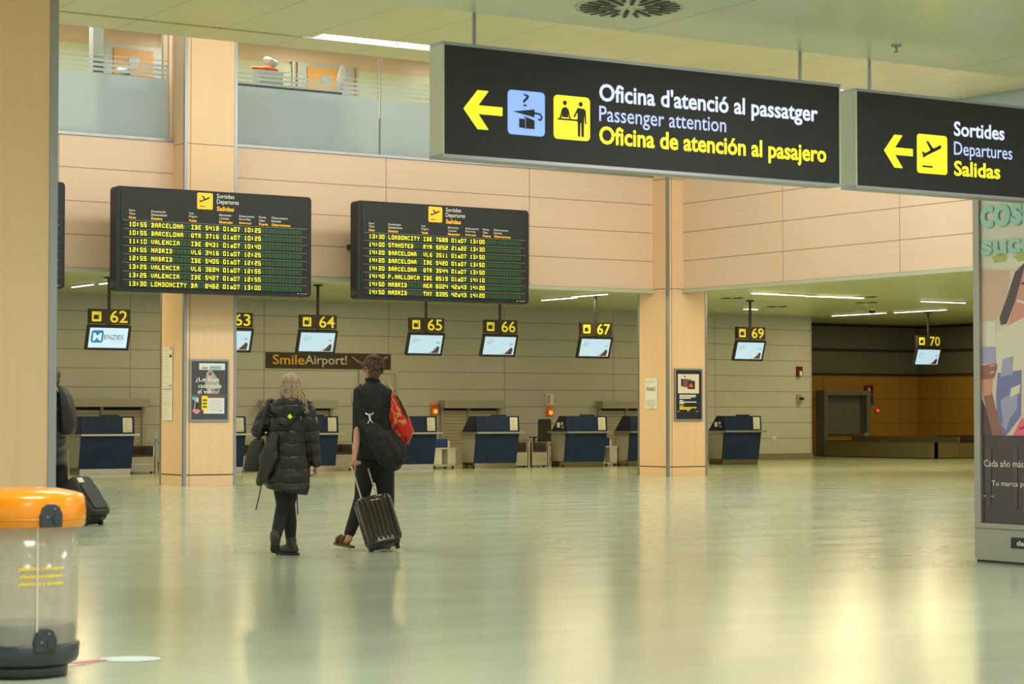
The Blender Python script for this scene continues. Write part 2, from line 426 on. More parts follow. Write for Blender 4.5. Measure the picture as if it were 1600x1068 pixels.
# high ceiling with the slot and the raised strip beside the fascia
struct(MB().box(-15, XF + .2, 12.28, 28.15, 6.9, 7.1, M_highc).build('ceiling_hall'))
struct(MB().box(-15, XF + .2, 28.62, 29.5, 6.9, 7.1, M_highc).build('ceiling_hall_strip'))
struct(MB().box(-15, 14.95, 28.15, 28.50, 6.9, 7.1, M_highc).build('ceiling_slot_infill'))
struct(MB().box(-15, XF + .2, 28.15, 28.62, 7.12, 7.2, M_dark).build('ceiling_slot'))
struct(MB().box(-15, XF + .2, 29.3, 29.5, 7.1, 9.2, M_highc).build('wall_cove'))
struct(MB().box(-15, 52, 29.5, 47, 9.1, 9.3, M_highc).build('ceiling_upper'))
# fascia walls
struct(MB().box(2, XF, YF, YF + .25, ZF0, ZF1 - .02, M_fas).build('wall_fascia'))
struct(MB().box(XF, XF + .25, 14.2, YF + .25, ZF0, ZF1 - .02, M_fasR).build('wall_fascia_side'))
struct(MB().box(2, XF - .02, YF - .03, YF + .28, ZF0 - .07, ZF0, M_alupaint).build('trim_1'))
struct(MB().box(XF - .03, XF + .28, 14.2, YF - .03, ZF0 - .07, ZF0, M_alupaint).build('trim_2'))
struct(MB().box(2, XF - .02, YF - .04, YF + .3, ZF1 - .02, ZF1 + .03, M_alu).build('trim_3'))
struct(MB().box(XF - .04, XF + .3, 14.2, YF - .04, ZF1 - .02, ZF1 + .03, M_alu).build('trim_4'))
# check-in wall, its return and the wall of the far recess
struct(MB().box(4, 40.78, YW, YW + .25, 0, ZL, M_wall).build('wall_check_in'))
struct(MB().box(40.5, 40.78, YW + .25, 50.4, 0, ZL, M_wall).build('wall_return'))
b = MB()
M_grw = mat('dark_grey_wall', (.13, .135, .10), .5); M_orw = wood('ochre_panel', (.30, .165, .025), (.38, .22, .035), 'x', (1.6, .75, 40.9, .25), plane='xz')
M_orw2 = wood('ochre_panel_side', (.28, .15, .02), (.36, .20, .03), 'x', (1.6, .75, 30.2, .25), plane='yz')
struct(MB().box(40.78, 48.2, 50.4, 50.6, 0, 2.5, M_orw).box(40.78, 48.2, 50.4, 50.6, 2.5, ZL, M_grw).build('wall_far'))
struct(MB().box(48.0, 48.2, 10, 50.4, 0, 2.5, M_orw2).box(48.0, 48.2, 10, 50.4, 2.5, ZL, M_grw).build('wall_far_side'))
for i, z in enumerate((2.47, 3.22, 3.98)):
    struct(MB().box(40.78, 48.0, 50.34, 50.4, z, z + .07, M_dark).box(47.94, 48.0, 10, 50.34, z, z + .07, M_dark).build('trim_%d' % (5 + i)))
struct(MB().box(4, 40.8, YW - .03, YW, 0, .17, mat('skirting', (.25, .24, .16), .4, .2)).build('baseboard_back'))
struct(MB().box(40.78, 43.75, 50.36, 50.4, 0, .15, MATS['skirting']).build('baseboard_far'))

# columns
def column(x, y, h, label, faces=('fr', 'lr')):
    t = thing('column', label, 'column', (x, y, 0), 0, None)
    S = 1.03
    MB().box(0, S, 0, S, .2, h, M_col).build('veneer_shaft', t)
    MB().box(.012, S - .012, .012, S - .012, .185, .2, M_dark).box(0, S, 0, S, 0, .185, M_col).build('plinth', t)
    if h > 4.1:
        pass
    for cx, cy in ((0, 0), (S, 0), (0, S), (S, S)):
        sx = 1 if cx == 0 else -1; sy = 1 if cy == 0 else -1
        e = MB(); w_ = .05; p = .008
        xs = sorted((cx - sx * p, cx + sx * w_)); ys = sorted((cy - sy * p, cy + sy * w_))
        e.box(xs[0], xs[1], ys[0], ys[1], 0, h, M_alu)
        e.build('corner_trim', t)
    return t
colA = column(16.22, YC, 9.1, 'tall square pink wood veneer column carrying the canceled flight poster')
colB = column(27.09, YC, 9.1, 'square orange-lit wood veneer column at the inner corner of the fascia')
colC = column(4.48, 14.3, 6.9, 'big near wood veneer column filling the edge of the hall behind the bin')
for x, c in ((16.22, 'a'), (27.09, 'b')):
    struct(MB().box(x - .004, x + 1.034, YC - .004, YC + 1.034, 6.17, 6.178, M_dark).build('trim_8' if c == 'a' else 'trim_9'))
    struct(MB().box(x - .004, x + 1.034, YC - .004, YC + 1.034, 3.885, 3.893, M_dark).build('trim_10' if c == 'a' else 'trim_11'))

# glazing of the offices upstairs
def glazing(n, u0, u1, side=False):
    def put(mb, a0, a1, z0, z1, m, d0=0, d1=.02):
        if side: mb.box(XF + .1 + d0, XF + .1 + d1, a0, a1, z0, z1, m)
        else: mb.box(a0, a1, YF + .1 + d0, YF + .1 + d1, z0, z1, m)
    g = MB(); put(g, u0, u1, 6.29, 9.1, M_glass, 0, .012); pane = struct(g.build('window_%d' % n))
    f = MB(); z = 7.40
    for z0, z1 in ((6.29, 7.40), (7.445, 7.49), (7.53, 7.575), (7.615, 7.65), (7.72, 7.735)):
        put(f, u0 + .01, u1 - .01, z0, z1, M_film, -.004, -.001)
    f.build('frosted_film', pane)
    fr = MB()
    for a in (u0, u1 - .012): put(fr, a, a + .012, 6.28, 9.1, M_alu, -.002, .016)
    fr.build('window_frame', pane)
glazing(1, 9.0, 16.16); glazing(2, 17.3, 20.56); glazing(3, 20.60, 23.86); glazing(4, 23.90, 27.05)
glazing(5, 14.3, 20.0, True); glazing(6, 20.04, 27.8, True); glazing(7, 27.84, 35.8, True)
# offices behind the glass
struct(MB().box(9, 40, 41.0, 41.2, 6.0, 9.1, M_plain).build('wall_office'))
struct(MB().box(XF + 5, XF + 5.2, 14.2, 41.0, 6.0, 9.1, M_plain).build('wall_office_side'))
struct(MB().box(9, XF + .25, YF + .3, 41.0, 5.85, 6.0, M_greyp).box(XF + .3, XF + 5, 14.2, 41.0, 5.85, 6.0, M_greyp).build('floor_office'))
M_offpan = mat('office_panel', (.60, .58, .32), .4)
M_door = wood('orange_door', (.62, .27, .04), (.74, .36, .07), 'z')
for i, x in enumerate((16.75, 21.15)):
    d = struct(MB().box(x, x + 1.3, 40.95, 41.0, 6.0, 8.78, M_greyp).build('door_%d' % (i + 1)))
    MB().box(x + .22, x + 1.08, 40.92, 40.95, 6.0, 8.7, M_door).build('door_leaf', d)
    MB().lathe([(.0, 0), (.12, 0), (.12, .01), (0, .01)], M_greyp, 20).build('round_window', d, loc=(x + .65, 40.915, 8.45), rot=(PI / 2, 0, 0))
for i, (x0, x1) in enumerate(((14.0, 16.6), (18.2, 21.0), (22.6, 25.0), (25.1, 27.6))):
    struct(MB().box(x0, x1, 40.94, 41.0, 6.9, 8.72, M_offpan).box(x0 - .05, x0, 40.9, 41, 6, 8.78, M_greyp).box(x1, x1 + .05, 40.9, 41, 6, 8.78, M_greyp).build('trim_%d' % (12 + i)))
M_cab = mat('cabinet_grey_blue', (.16, .19, .21), .5)
def cabinet(x0, x1, h, label):
    t = thing('office_cabinet', label, 'cabinet', (x0, 36.95, 6.0), 0, None)
    w_ = x1 - x0
    MB().box(0, w_, 0, .5, .06, h, M_cab).build('body', t)
    MB().box(.02, w_ - .02, .02, .48, 0, .06, M_black).build('plinth', t)
    for k in range(2):
        d = MB().box(.01 + k * w_ / 2, (k + 1) * w_ / 2 - .01, -.02, 0, .08, h - .02, M_cab).build('door', t)
        MB().box(w_ / 2 - .06 + k * .1, w_ / 2 - .04 + k * .1, -.04, -.02, h * .5, h * .5 + .12, M_alu).build('handle', d)
cabinet(14.95, 16.15, 1.50, 'grey blue office cabinet behind frosted glass, by the pale window post')
cabinet(17.45, 18.95, 1.58, 'long grey cabinet upstairs carrying the white box with orange cloth')
cabinet(18.97, 20.05, 1.58, 'grey cabinet upstairs with the clear plastic bag on its top')
MB().box(14.78, 14.98, 36.6, 36.8, 6.0, 9.1, M_white).build('window_post')
tag(bpy.data.objects['window_post'], 'pale slim upright post just behind the office glass', 'post')
o = MB().box(12.6, 14.75, 40.6, 40.66, 7.9, 9.0, M_white).build('roller_blind'); tag(o, 'white lowered roller blind in the office behind the glass', 'blind')
# things on the cabinets
bx = MB().box(0, .48, 0, .35, 0, .24, M_white).build('paper_box', loc=(18.32, 37.0, 7.58)); tag(bx, 'white box standing on a cabinet behind the office glass', 'box')
MB().box(-.01, .49, -.01, .36, .2, .26, M_white).build('lid', bx)
random.seed(3)
def crumple(name, c, r, m, label, cat, seed, amp=.35, vox=.02):
    mb = MB(); mb.ell((0, 0, r[2]), r, m, 30, 18)
    mb.v = [tuple(Vector(v) * (1 + amp * noise.noise(Vector(v) * 7 + Vector((seed, 0, 0))))) for v in mb.v]
    o = mb.build(name, smooth=True, loc=c)
    return tag(o, label, cat)
crumple('orange_cloth', (18.5, 37.15, 7.842), (.30, .12, .05), mat('orange_cloth', (.85, .16, .03), .8), 'crumpled orange cloth lying on the white box upstairs', 'cloth', 5)
crumple('plastic_bag', (18.62, 37.2, 7.93), (.14, .10, .10), mat('white_bag', (.62, .62, .60), .4), 'small grey white plastic bag on top of the orange cloth', 'bag', 9, .5)
crumple('plastic_bag', (20.1, 37.1, 7.58), (.09, .09, .22), hazy_mat('clear_bag', (.8, .82, .8), .5), 'upright knotted clear plastic bag on the cabinet top upstairs', 'bag', 14, .6)
crumple('white_object', (15.6, 37.1, 7.50), (.13, .13, .10), M_white, 'rounded white object on a cabinet behind the first pane', 'lamp', 20, .15)  # white lump for an unidentified object, not a lamp
# pale chair back behind the frosted pane
t = thing('office_chair', 'pale rounded chair back seen through the frosted glass near the hanging sign', 'chair', (20.9, 37.2, 6.0))
MB().rrect(0, .75, .45, 1.15, 0, .07, .12, mat('pale_fabric', (.78, .84, .80), .7)).build('backrest', t, bevel=.01)
MB().box(.05, .7, .05, .55, .40, .48, MATS['pale_fabric']).build('seat', t)
MB().box(.32, .42, .25, .35, .05, .40, M_alu).box(.1, .65, .27, .33, 0, .05, M_alu).box(.34, .40, .02, .55, 0, .05, M_alu).build('base', t)

# louvred lamps in the ceiling slot
M_louv = mat('louvre_white', (.85, .87, .9), .3, .2)
lamp0 = thing('louvre_lamp', 'white louvred lamp at the start of the row, where the dark slot begins', 'ceiling lamp', (15.0, 28.38, 6.905), 0, 'louvred lamps in the ceiling slot')
MB().box(0, 1.46, -.23, .23, .055, .07, M_tubew).build('diffuser', lamp0)
z = MB()
for k in range(12):
    z.tube([(.02 + k * .12, -.23, .02), (.08 + k * .12, 0, .045), (.02 + k * .12, .23, .02)], .010, M_louv, 6).tube([(.08 + k * .12, -.23, .02), (.14 + k * .12 - .06, 0, .02), (.08 + k * .12, .23, .045)], .006, M_louv, 6)
z.box(0, 1.46, -.235, -.225, 0, .07, M_louv).box(0, 1.46, .225, .235, 0, .07, M_louv)
z.build('louvre', lamp0)
def dup(root, loc, label=None, group=None, rz=None):
    r = root.copy(); COL.objects.link(r); r.location = loc
    if rz is not None: r.rotation_euler = (0, 0, rz)
    if label: r['label'] = label
    if group: r['group'] = group
    elif label and 'group' in r.keys(): pass
    for ch in list(root.children):
        c = ch.copy(); COL.objects.link(c); c.parent = r
        for g in list(ch.children):
            d = g.copy(); COL.objects.link(d); d.parent = c
    return r
for k in range(1, 8):
    dup(lamp0, (15.0 + 1.5 * k, 28.38, 6.905), {1: 'white louvred lamp second along the slot, running in behind the hanging sign', 7: 'white louvred lamp glimpsed in the gap between the two hanging signs'}.get(k, 'white louvred lamp of the slot row hidden behind the big hanging sign'))
area('slot_lamp', (21, 28.38, 6.89), 12, .4, 160, (.95, .97, 1.0))

# fittings of the low ceiling
def tube_lamp(x, y, L, rz, label):
    t = thing('tube_lamp', label, 'ceiling lamp', (x, y, ZL), rz)
    MB().box(-L / 2, L / 2, -.05, .05, -.03, 0, M_white).build('housing', t)
    MB().box(-L / 2 + .02, L / 2 - .02, -.022, .022, -.045, -.03, M_tube).build('tube', t)
tube_lamp(28.75, 40.98, 1.45, PI / 2, 'thin lit tube lamp nearer the fascia, over the 67 screen')
tube_lamp(29.0, 42.6, 1.5, PI / 2, 'thin lit tube lamp at the back end of the row over the 67 screen')
tube_lamp(17.46, 43.75, 1.2, PI / 2, 'thin lit tube lamp behind the counter 62 pole')
tube_lamp(17.52, 42.55, .8, PI / 2, 'short lit tube lamp in front of the counter 62 pole')
tube_lamp(15.4, 38.95, 1.2, 0, 'bright lit tube lamp beside the first departures board')
tube_lamp(32.15, 38.25, 1.6, 0, 'thin lit tube lamp just past the corner column')
tube_lamp(33.95, 38.4, 1.8, 0, 'thin lit tube lamp in the middle of the side ceiling')
tube_lamp(37.75, 38.7, 1.5, 0, 'thin lit tube lamp next to the advertising stand')
tube_lamp(40.5, 44.8, 2.2, PI / 2, 'long lit tube lamp over the dark recess, deeper half')
tube_lamp(40.6, 42.5, 2.0, PI / 2, 'long lit tube lamp over the dark recess, nearer half')
tube_lamp(36.1, 44.1, .5, 0, 'short lit lamp above the counter 69 sign')
tube_lamp(41.2, 40.2, .5, 0, 'short lit lamp at the edge of the advertising stand')
def diffuser(x, y, z, R, label):
    t = thing('ceiling_diffuser', label, 'air vent', (x, y, z))
    MB().lathe([(.02, -.001), (R * .98, -.001), (R, -.012), (R, 0), (.02, 0)], M_nearc if z < 4.03 else M_lowc, 40).build('plate', t)
    s_ = MB()
    for k in range(24):
        a = 2 * PI * k / 24; r0 = R * (.30 if k % 2 == 0 else .58); r1 = R * .93; wd = R * .032
        Mx = Matrix.Rotation(a, 4, 'Z')
        s_.box(r0, r1, -wd, wd, -.016, -.010, M_black, Mx)
    s_.build('slots', t)
diffuser(8.41, 11.52, 4.0, .36, 'round swirl air diffuser in the near ceiling above the big sign')
for x, y, lb in ((34.8, 38.27, 'round dark air diffuser in the side ceiling beside a tube lamp'), (36.1, 43.03, 'round dark air diffuser near the counter 69 sign'),
                 (32.5, 40.4, 'round dark air diffuser next to the corner column'), (36.6, 40.2, 'round dark air diffuser in the side ceiling, near the dome camera')):
    diffuser(x, y, ZL, .3, lb)
t = thing('dome_camera', 'small black dome camera under the low ceiling', 'camera', (39.12, 42.75, ZL))
MB().lathe([(.02, -.04), (.11, -.04), (.11, 0), (.02, 0)], M_white, 20).build('base', t); MB().ell((0, 0, -.05), (.09, .09, .08), M_black).build('dome', t, smooth=True)
def sprinkler(x, y, z, lb):
    t = thing('sprinkler', lb, 'sprinkler', (x, y, z))
    MB().lathe([(.005, -.012), (.035, -.012), (.04, 0), (.005, 0)], M_alu, 16).build('rose', t); MB().tube([(0, 0, -.01), (0, 0, -.05)], .009, M_alu).lathe([(.002, -.055), (.02, -.055), (.02, -.05), (.002, -.05)], M_alu, 10).build('head', t)
sprinkler(10.93, 11.67, 4.0, 'small sprinkler head in the near ceiling above the departures sign')
for x, y, lb in ((37.1, 40.78, 'pale smoke detector between the dome camera and the tube lamps'), (40.0, 43.6, 'pale smoke detector under the lamp over the recess')):
    o = MB().lathe([(.01, -.06), (.05, -.06), (.07, -.02), (.07, 0), (.01, 0)], M_white, 20).build('smoke_detector', loc=(x, y, ZL), smooth=True); tag(o, lb, 'detector')

# ------------------------------------------------------------------ hanging direction signs
def plane_icon(mb, x, z, s, m, y):
    """take-off pictogram inside a square of side s"""
    P = lambda pts: [(x + px * s, z + pz * s) for px, pz in pts]
    mb.prism(P([(.16, .42), (.22, .40), (.32, .46), (.80, .66), (.84, .73), (.78, .76), (.30, .54), (.20, .50)]), y - .002, y, m)
    mb.prism(P([(.46, .58), (.58, .62), (.36, .84), (.29, .82)]), y - .002, y, m)
    mb.prism(P([(.14, .50), (.20, .47), (.24, .52), (.17, .57)]), y - .002, y, m)
    mb.prism(P([(.16, .15), (.52, .15), (.52, .20), (.16, .20)]), y - .002, y, m)
def sign_box(name, x0, x1, z0, z1, label):
    t = thing(name, label, 'sign', (x0, 12.19, z0))
    w_, h_ = x1 - x0, z1 - z0; f = .022
    MB().box(0, w_, 0, .17, h_ - f, h_, M_alu).box(0, w_, 0, .17, 0, f, M_alu).box(0, f * .6, 0, .17, f, h_ - f, M_alupaint).box(w_ - f * .6, w_, 0, .17, f, h_ - f, M_alupaint).build('frame', t)
    MB().box(f * .6, w_ - f * .6, .006, .16, f, h_ - f, M_signblk).build('panel', t)
    return t
def rods(t, w_, h_, xs):
    for x in xs: MB().tube([(x, .09, h_), (x, .09, 4.0 - t.location.z)], .014, M_alu).build('hanging_rod', t)
def arrow(mb, x, z, s, m, y):
    for k in ([(0, .5), (.30, .5), (.64, 1.0), (.36, 1.0)], [(0, .5), (.36, 0), (.64, 0), (.30, .5)], [(.20, .39), (1, .39), (1, .61), (.20, .61)]):
        mb.prism([(x + a * s * 1.18, z + b_ * s) for a, b_ in k[::-1]], y - .002, y, m)
s1 = sign_box('passenger_office_sign', 7.37, 10.85, 3.0, 3.77, 'long black hanging sign reading Oficina d\'atenció al passatger with blue and yellow pictograms')
rods(s1, 3.48, .77, (.30, 3.16))
def g(X_, Z_): return (X_ - 7.37, Z_ - 3.0)
a = MB(); arrow(a, .165, .205, .26, M_yel, .006); a.build('arrow', s1)
i1 = MB().rrect(.515, .815, .19, .49, .003, .006, .03, M_blu).build('lost_property_pictogram', s1)
k = MB()
k.text('?', .635, .385, .052, .085, M_signblk, .002)
k.prism([(.555, .345), (.73, .315), (.73, .37)], .001, .003, M_signblk)
k.prism([(.64, .32), (.73, .295), (.73, .235), (.66, .235), (.66, .30)], .001, .003, M_signblk)
k.prism([(.605, .24), (.655, .235), (.655, .30), (.605, .30)], .001, .003, M_signblk)
k.tube([(.73, .002, .345), (.775, .002, .34), (.79, .002, .32), (.78, .002, .30), (.762, .002, .305)], .007, M_signblk, 6)
k.build('symbol', i1)
i2 = MB().rrect(.89, 1.19, .185, .485, .003, .006, .03, M_yel).build('counter_pictogram', s1)
k = MB()
def disc(mb, cx, cz, r, m, y0, y1): mb.prism([(cx + r * math.cos(2 * PI * i / 16), cz + r * math.sin(2 * PI * i / 16)) for i in range(16)], y0, y1, m)
disc(k, .98, .435, .017, M_signblk, .001, .003); disc(k, 1.112, .435, .017, M_signblk, .001, .003)
k.prism([(.955, .335), (1.01, .335), (1.0, .40), (.985, .41), (.965, .40)], .001, .003, M_signblk)
k.prism([(.935, .328), (.948, .328), (.968, .395), (.958, .40)], .001, .003, M_signblk).prism([(1.018, .328), (1.03, .328), (1.008, .40), (.998, .395)], .001, .003, M_signblk)
k.prism([(.92, .315), (1.09, .315), (1.09, .328), (.92, .328)], .001, .003, M_signblk)
k.prism([(1.085, .305), (1.14, .305), (1.145, .405), (1.085, .41)], .001, .003, M_signblk)
k.prism([(1.05, .345), (1.062, .34), (1.09, .385), (1.085, .405)], .001, .003, M_signblk).prism([(1.142, .40), (1.155, .395), (1.16, .30), (1.148, .30)], .001, .003, M_signblk)
k.prism([(1.088, .21), (1.108, .21), (1.110, .305), (1.086, .305)], .001, .003, M_signblk).prism([(1.118, .21), (1.138, .21), (1.14, .305), (1.116, .305)], .001, .003, M_signblk)
k.build('symbol', i2)
def line(t, name, body, x, zb, w_, h_, m, y, bold): return MB().text(body, x, zb, w_, h_, m, y, bold).build(name, t)
line(s1, 'catalan_lettering', "Oficina d'atenció al passatger", 1.27, .434, 1.99, .165, M_wht, .004, .022)
line(s1, 'english_lettering', 'Passenger attention', 1.27, .297, 1.12, .142, M_whd, .004, .004)
line(s1, 'spanish_lettering', 'Oficina de atención al pasajero', 1.27, .134, 2.07, .165, M_yel, .004, .022)
s2 = sign_box('departures_sign', 11.0, 13.6, 3.0, 3.755, 'black hanging sign reading Sortides, Departures, Salidas with a take-off pictogram')
rods(s2, 2.6, .755, (.22, 2.4))
a = MB(); arrow(a, .29, .18, .25, M_yel, .006); a.build('arrow', s2)
i3 = MB().rrect(.63, .945, .155, .455, .003, .006, .025, M_yel).build('take_off_pictogram', s2)
k = MB(); plane_icon(k, .635, .155, .30, M_signblk, .003); k.build('symbol', i3)
line(s2, 'catalan_lettering', 'Sortides', 1.02, .465, .55, .115, M_wht, .004, .022)
line(s2, 'english_lettering', 'Departures', 1.02, .285, .635, .137, M_whd, .004, .004)
line(s2, 'spanish_lettering', 'Salidas', 1.02, .155, .50, .118, M_yel, .004, .022)

# ------------------------------------------------------------------ departures boards
FONT5 = {'A': '01110 10001 10001 11111 10001 10001 10001', 'B': '11110 01001 01001 01110 01001 01001 11110', 'C': '01110 10001 10000 10000 10000 10001 01110',
 'D': '11110 01001 01001 01001 01001 01001 11110', 'E': '11111 10000 10000 11110 10000 10000 11111', 'H': '10001 10001 10001 11111 10001 10001 10001',
 'I': '11111 00100 00100 00100 00100 00100 11111', 'L': '10000 10000 10000 10000 10000 10000 11111', 'M': '10001 11011 10101 10101 10001 10001 10001',
 'N': '10001 11001 10101 10101 10011 10001 10001', 'O': '11111 10001 10001 10001 10001 10001 11111', 'P': '11110 10001 10001 11110 10000 10000 10000',
 'R': '11110 10001 10001 11110 10100 10010 10001', 'S': '11111 10000 10000 11111 00001 00001 11111', 'T': '11111 10101 00100 00100 00100 00100 00100',
 'V': '10001 10001 10001 10001 10001 01010 00100', 'Y': '10001 10001 01010 00100 00100 00100 00100', 'G': '01111 10000 10000 10111 10001 10001 01111',
 'Q': '01110 10001 10001 10001 10101 10010 01101', 'U': '10001 10001 10001 10001 10001 10001 01110', '.': '00000 00000 00000 00000 00000 01100 01100',
 ':': '00000 01100 01100 00000 01100 01100 00000', 'a': '00000 00000 01110 00001 01111 10001 01111',
 '0': '11111 10001 10001 10001 10001 10001 11111', '1': '00100 01100 00100 00100 00100 00100 01110', '2': '11111 00001 00001 11111 10000 10000 11111',
 '3': '11111 00001 00001 01111 00001 00001 11111', '4': '10001 10001 10001 11111 00001 00001 00001', '5': '11111 10000 10000 11111 00001 00001 11111',
 '6': '11111 10000 10000 11111 10001 10001 11111', '7': '11111 00001 00010 00100 00100 00100 00100', '8': '11111 10001 10001 11111 10001 10001 11111',
 '9': '11111 10001 10001 11111 00001 00001 11111'}
HEAD = [(.235, 'Hora', 'Time', 'Hora'), (.65, 'Destinació', 'Destination', 'Destino'), (1.36, 'Vol', 'Flight', 'Vuelo'), (1.95, 'Mostrador', 'Counter', 'Mostrador'),
        (2.34, 'Embarcament', 'Boarding', 'Embarque'), (2.73, 'Porta', 'Gate', 'Puerta'), (2.98, 'Observacions', 'Remarks', 'Observaciones')]
def board(x, rows, label, W=3.80, H=1.82):
    t = thing('departures_board', label, 'display board', (x, 34.95, 3.42))
    MB().rrect(0, W, 0, H, .03, .30, .07, M_board).build('casing', t, bevel=.012)
    MB().rrect(.09, W - .09, .06, H - .06, .018, .03, .03, M_signblk).build('front_glass', t)
    MB().box(.5, .6, .30, 1.34, 1.0, 1.1, M_board).box(W - .6, W - .5, .30, 1.34, 1.0, 1.1, M_board).build('wall_bracket', t)
    ic = MB().rrect(1.52, 1.82, 1.49, 1.78, .010, .017, .025, M_org).build('take_off_pictogram', t)
    k_ = MB(); plane_icon(k_, 1.52, 1.49, .29, M_signblk, .010); k_.build('symbol', ic)
    k_ = MB().text('Sortides', 1.90, 1.70, .34, .078, M_lab, .012, .01).text('Departures', 1.90, 1.575, .43, .105, M_lab, .012, .01); k_.build('title_lettering', t)
    MB().text('Salidas', 1.90, 1.475, .335, .080, M_org, .012, .02).build('spanish_title', t)
    k1 = MB(); k2 = MB()
    for hx, a_, b_, c_ in HEAD:
        k1.text(a_, hx, 1.385, len(a_) * .026 + .01, .038, M_lab, .012, .01).text(b_, hx, 1.325, len(b_) * .026 + .01, .042, M_lab, .012, .01)
        k2.text(c_, hx, 1.255, len(c_) * .0285 + .01, .048, M_org, .012, .02)
    k1.build('column_headings', t); k2.build('spanish_headings', t)
    MB().text('aena', W - .22, .045, .12, .03, M_lab, .027, .01).prism([(W - .27 + .02 * math.cos(i * PI / 5), .062 + .02 * math.sin(i * PI / 5)) for i in range(10)], .026, .028, M_lab).build('maker_mark', t)
    p = .0688
    for r, txt in enumerate(rows):
        zc = 1.165 - r * .147
        rw = MB().box(.13, W - .12, .008, .018, zc - .063, zc + .055, mat('row_black', (.012, .014, .014), .25)).box(.12, W - .11, -.002, .018, zc + .058, zc + .070, mat('row_ridge', (.16, .17, .16), .35, .4)).build('display_row', t)
        led = MB(); cell = MB(); d = .0098
        for c in range(49):
            ch = txt[c] if c < len(txt) else ' '
            x0 = .235 + c * p; z0 = zc - .042
            cell.box(x0 - .004, x0 + .052, .0045, .008, z0 - .004, z0 + .080, M_cell)
            if ch in FONT5:
                for j, rr_ in enumerate(FONT5[ch].split()):
                    run = 0
                    for i_, q in enumerate(rr_ + '0'):
                        if q == '1': run += 1
                        elif run:
                            led.add([(x0 + (i_ - run) * d, .002, z0 + (6 - j) * .011), (x0 + i_ * d - .001, .002, z0 + (6 - j) * .011), (x0 + i_ * d - .001, .002, z0 + (6 - j) * .011 + .0105), (x0 + (i_ - run) * d, .002, z0 + (6 - j) * .011 + .0105)], [(0, 1, 2, 3)], M_led); run = 0
        led.build('led_characters', rw); cell.build('character_cells', rw)
    return t
def R_(t_, dest, fl, num, cnt, brd): return t_ + ' ' + dest.ljust(11) + fl.ljust(4) + num + ' ' + cnt + ' ' + brd
rowsA = [R_('10:55', 'BARCELONA', 'IBE', '5418', '01a07', '10:25'), R_('10:55', 'BARCELONA', 'QTR', '3716', '01a07', '10:25'), R_('11:10', 'VALENCIA', 'IBE', '8431', '01a07', '10:40'),
         R_('12:55', 'MADRID', 'VLG', '3416', '01a07', '12:25'), R_('12:55', 'MADRID', 'IBE', '5405', '01a07', '12:25'), R_('13:25', 'VALENCIA', 'VLG', '3694', '01a07', '12:55'),
         R_('13:25', 'VALENCIA', 'IBE', '5427', '01a07', '12:55'), R_('13:30', 'LONDONCITY', 'BA', '8462', '01a07', '13:00')]
rowsB = [R_('13:30', 'LONDONCITY', 'IBE', '7689', '01a07', '13:00'), R_('14:00', 'STANSTED', 'RYR', '9252', '21a22', '13:30'), R_('14:20', 'BARCELONA', 'VLG', '3511', '01a07', '13:50'),
         R_('14:20', 'BARCELONA', 'IBE', '5420', '01a07', '13:50'), R_('14:20', 'BARCELONA', 'QTR', '3544', '01a07', '13:50'), R_('14:40', 'P.MALLORCA', 'IBE', '8519', '01a07', '14:10'),
         R_('14:50', 'MADRID', 'AEA', '6024', '42a43', '14:20'), R_('14:50', 'MADRID', 'THY', '9395', '42a43', '14:20')]
board(14.56, rowsA, 'black departures board in front of the poster column, its first row 10:55 Barcelona')
board(19.31, rowsB, 'black departures board whose first row reads 13:30 LONDONCITY, under the big hanging sign')
board(9.84, [''] * 8, 'black board mostly hidden behind the near column, only its edge in view')

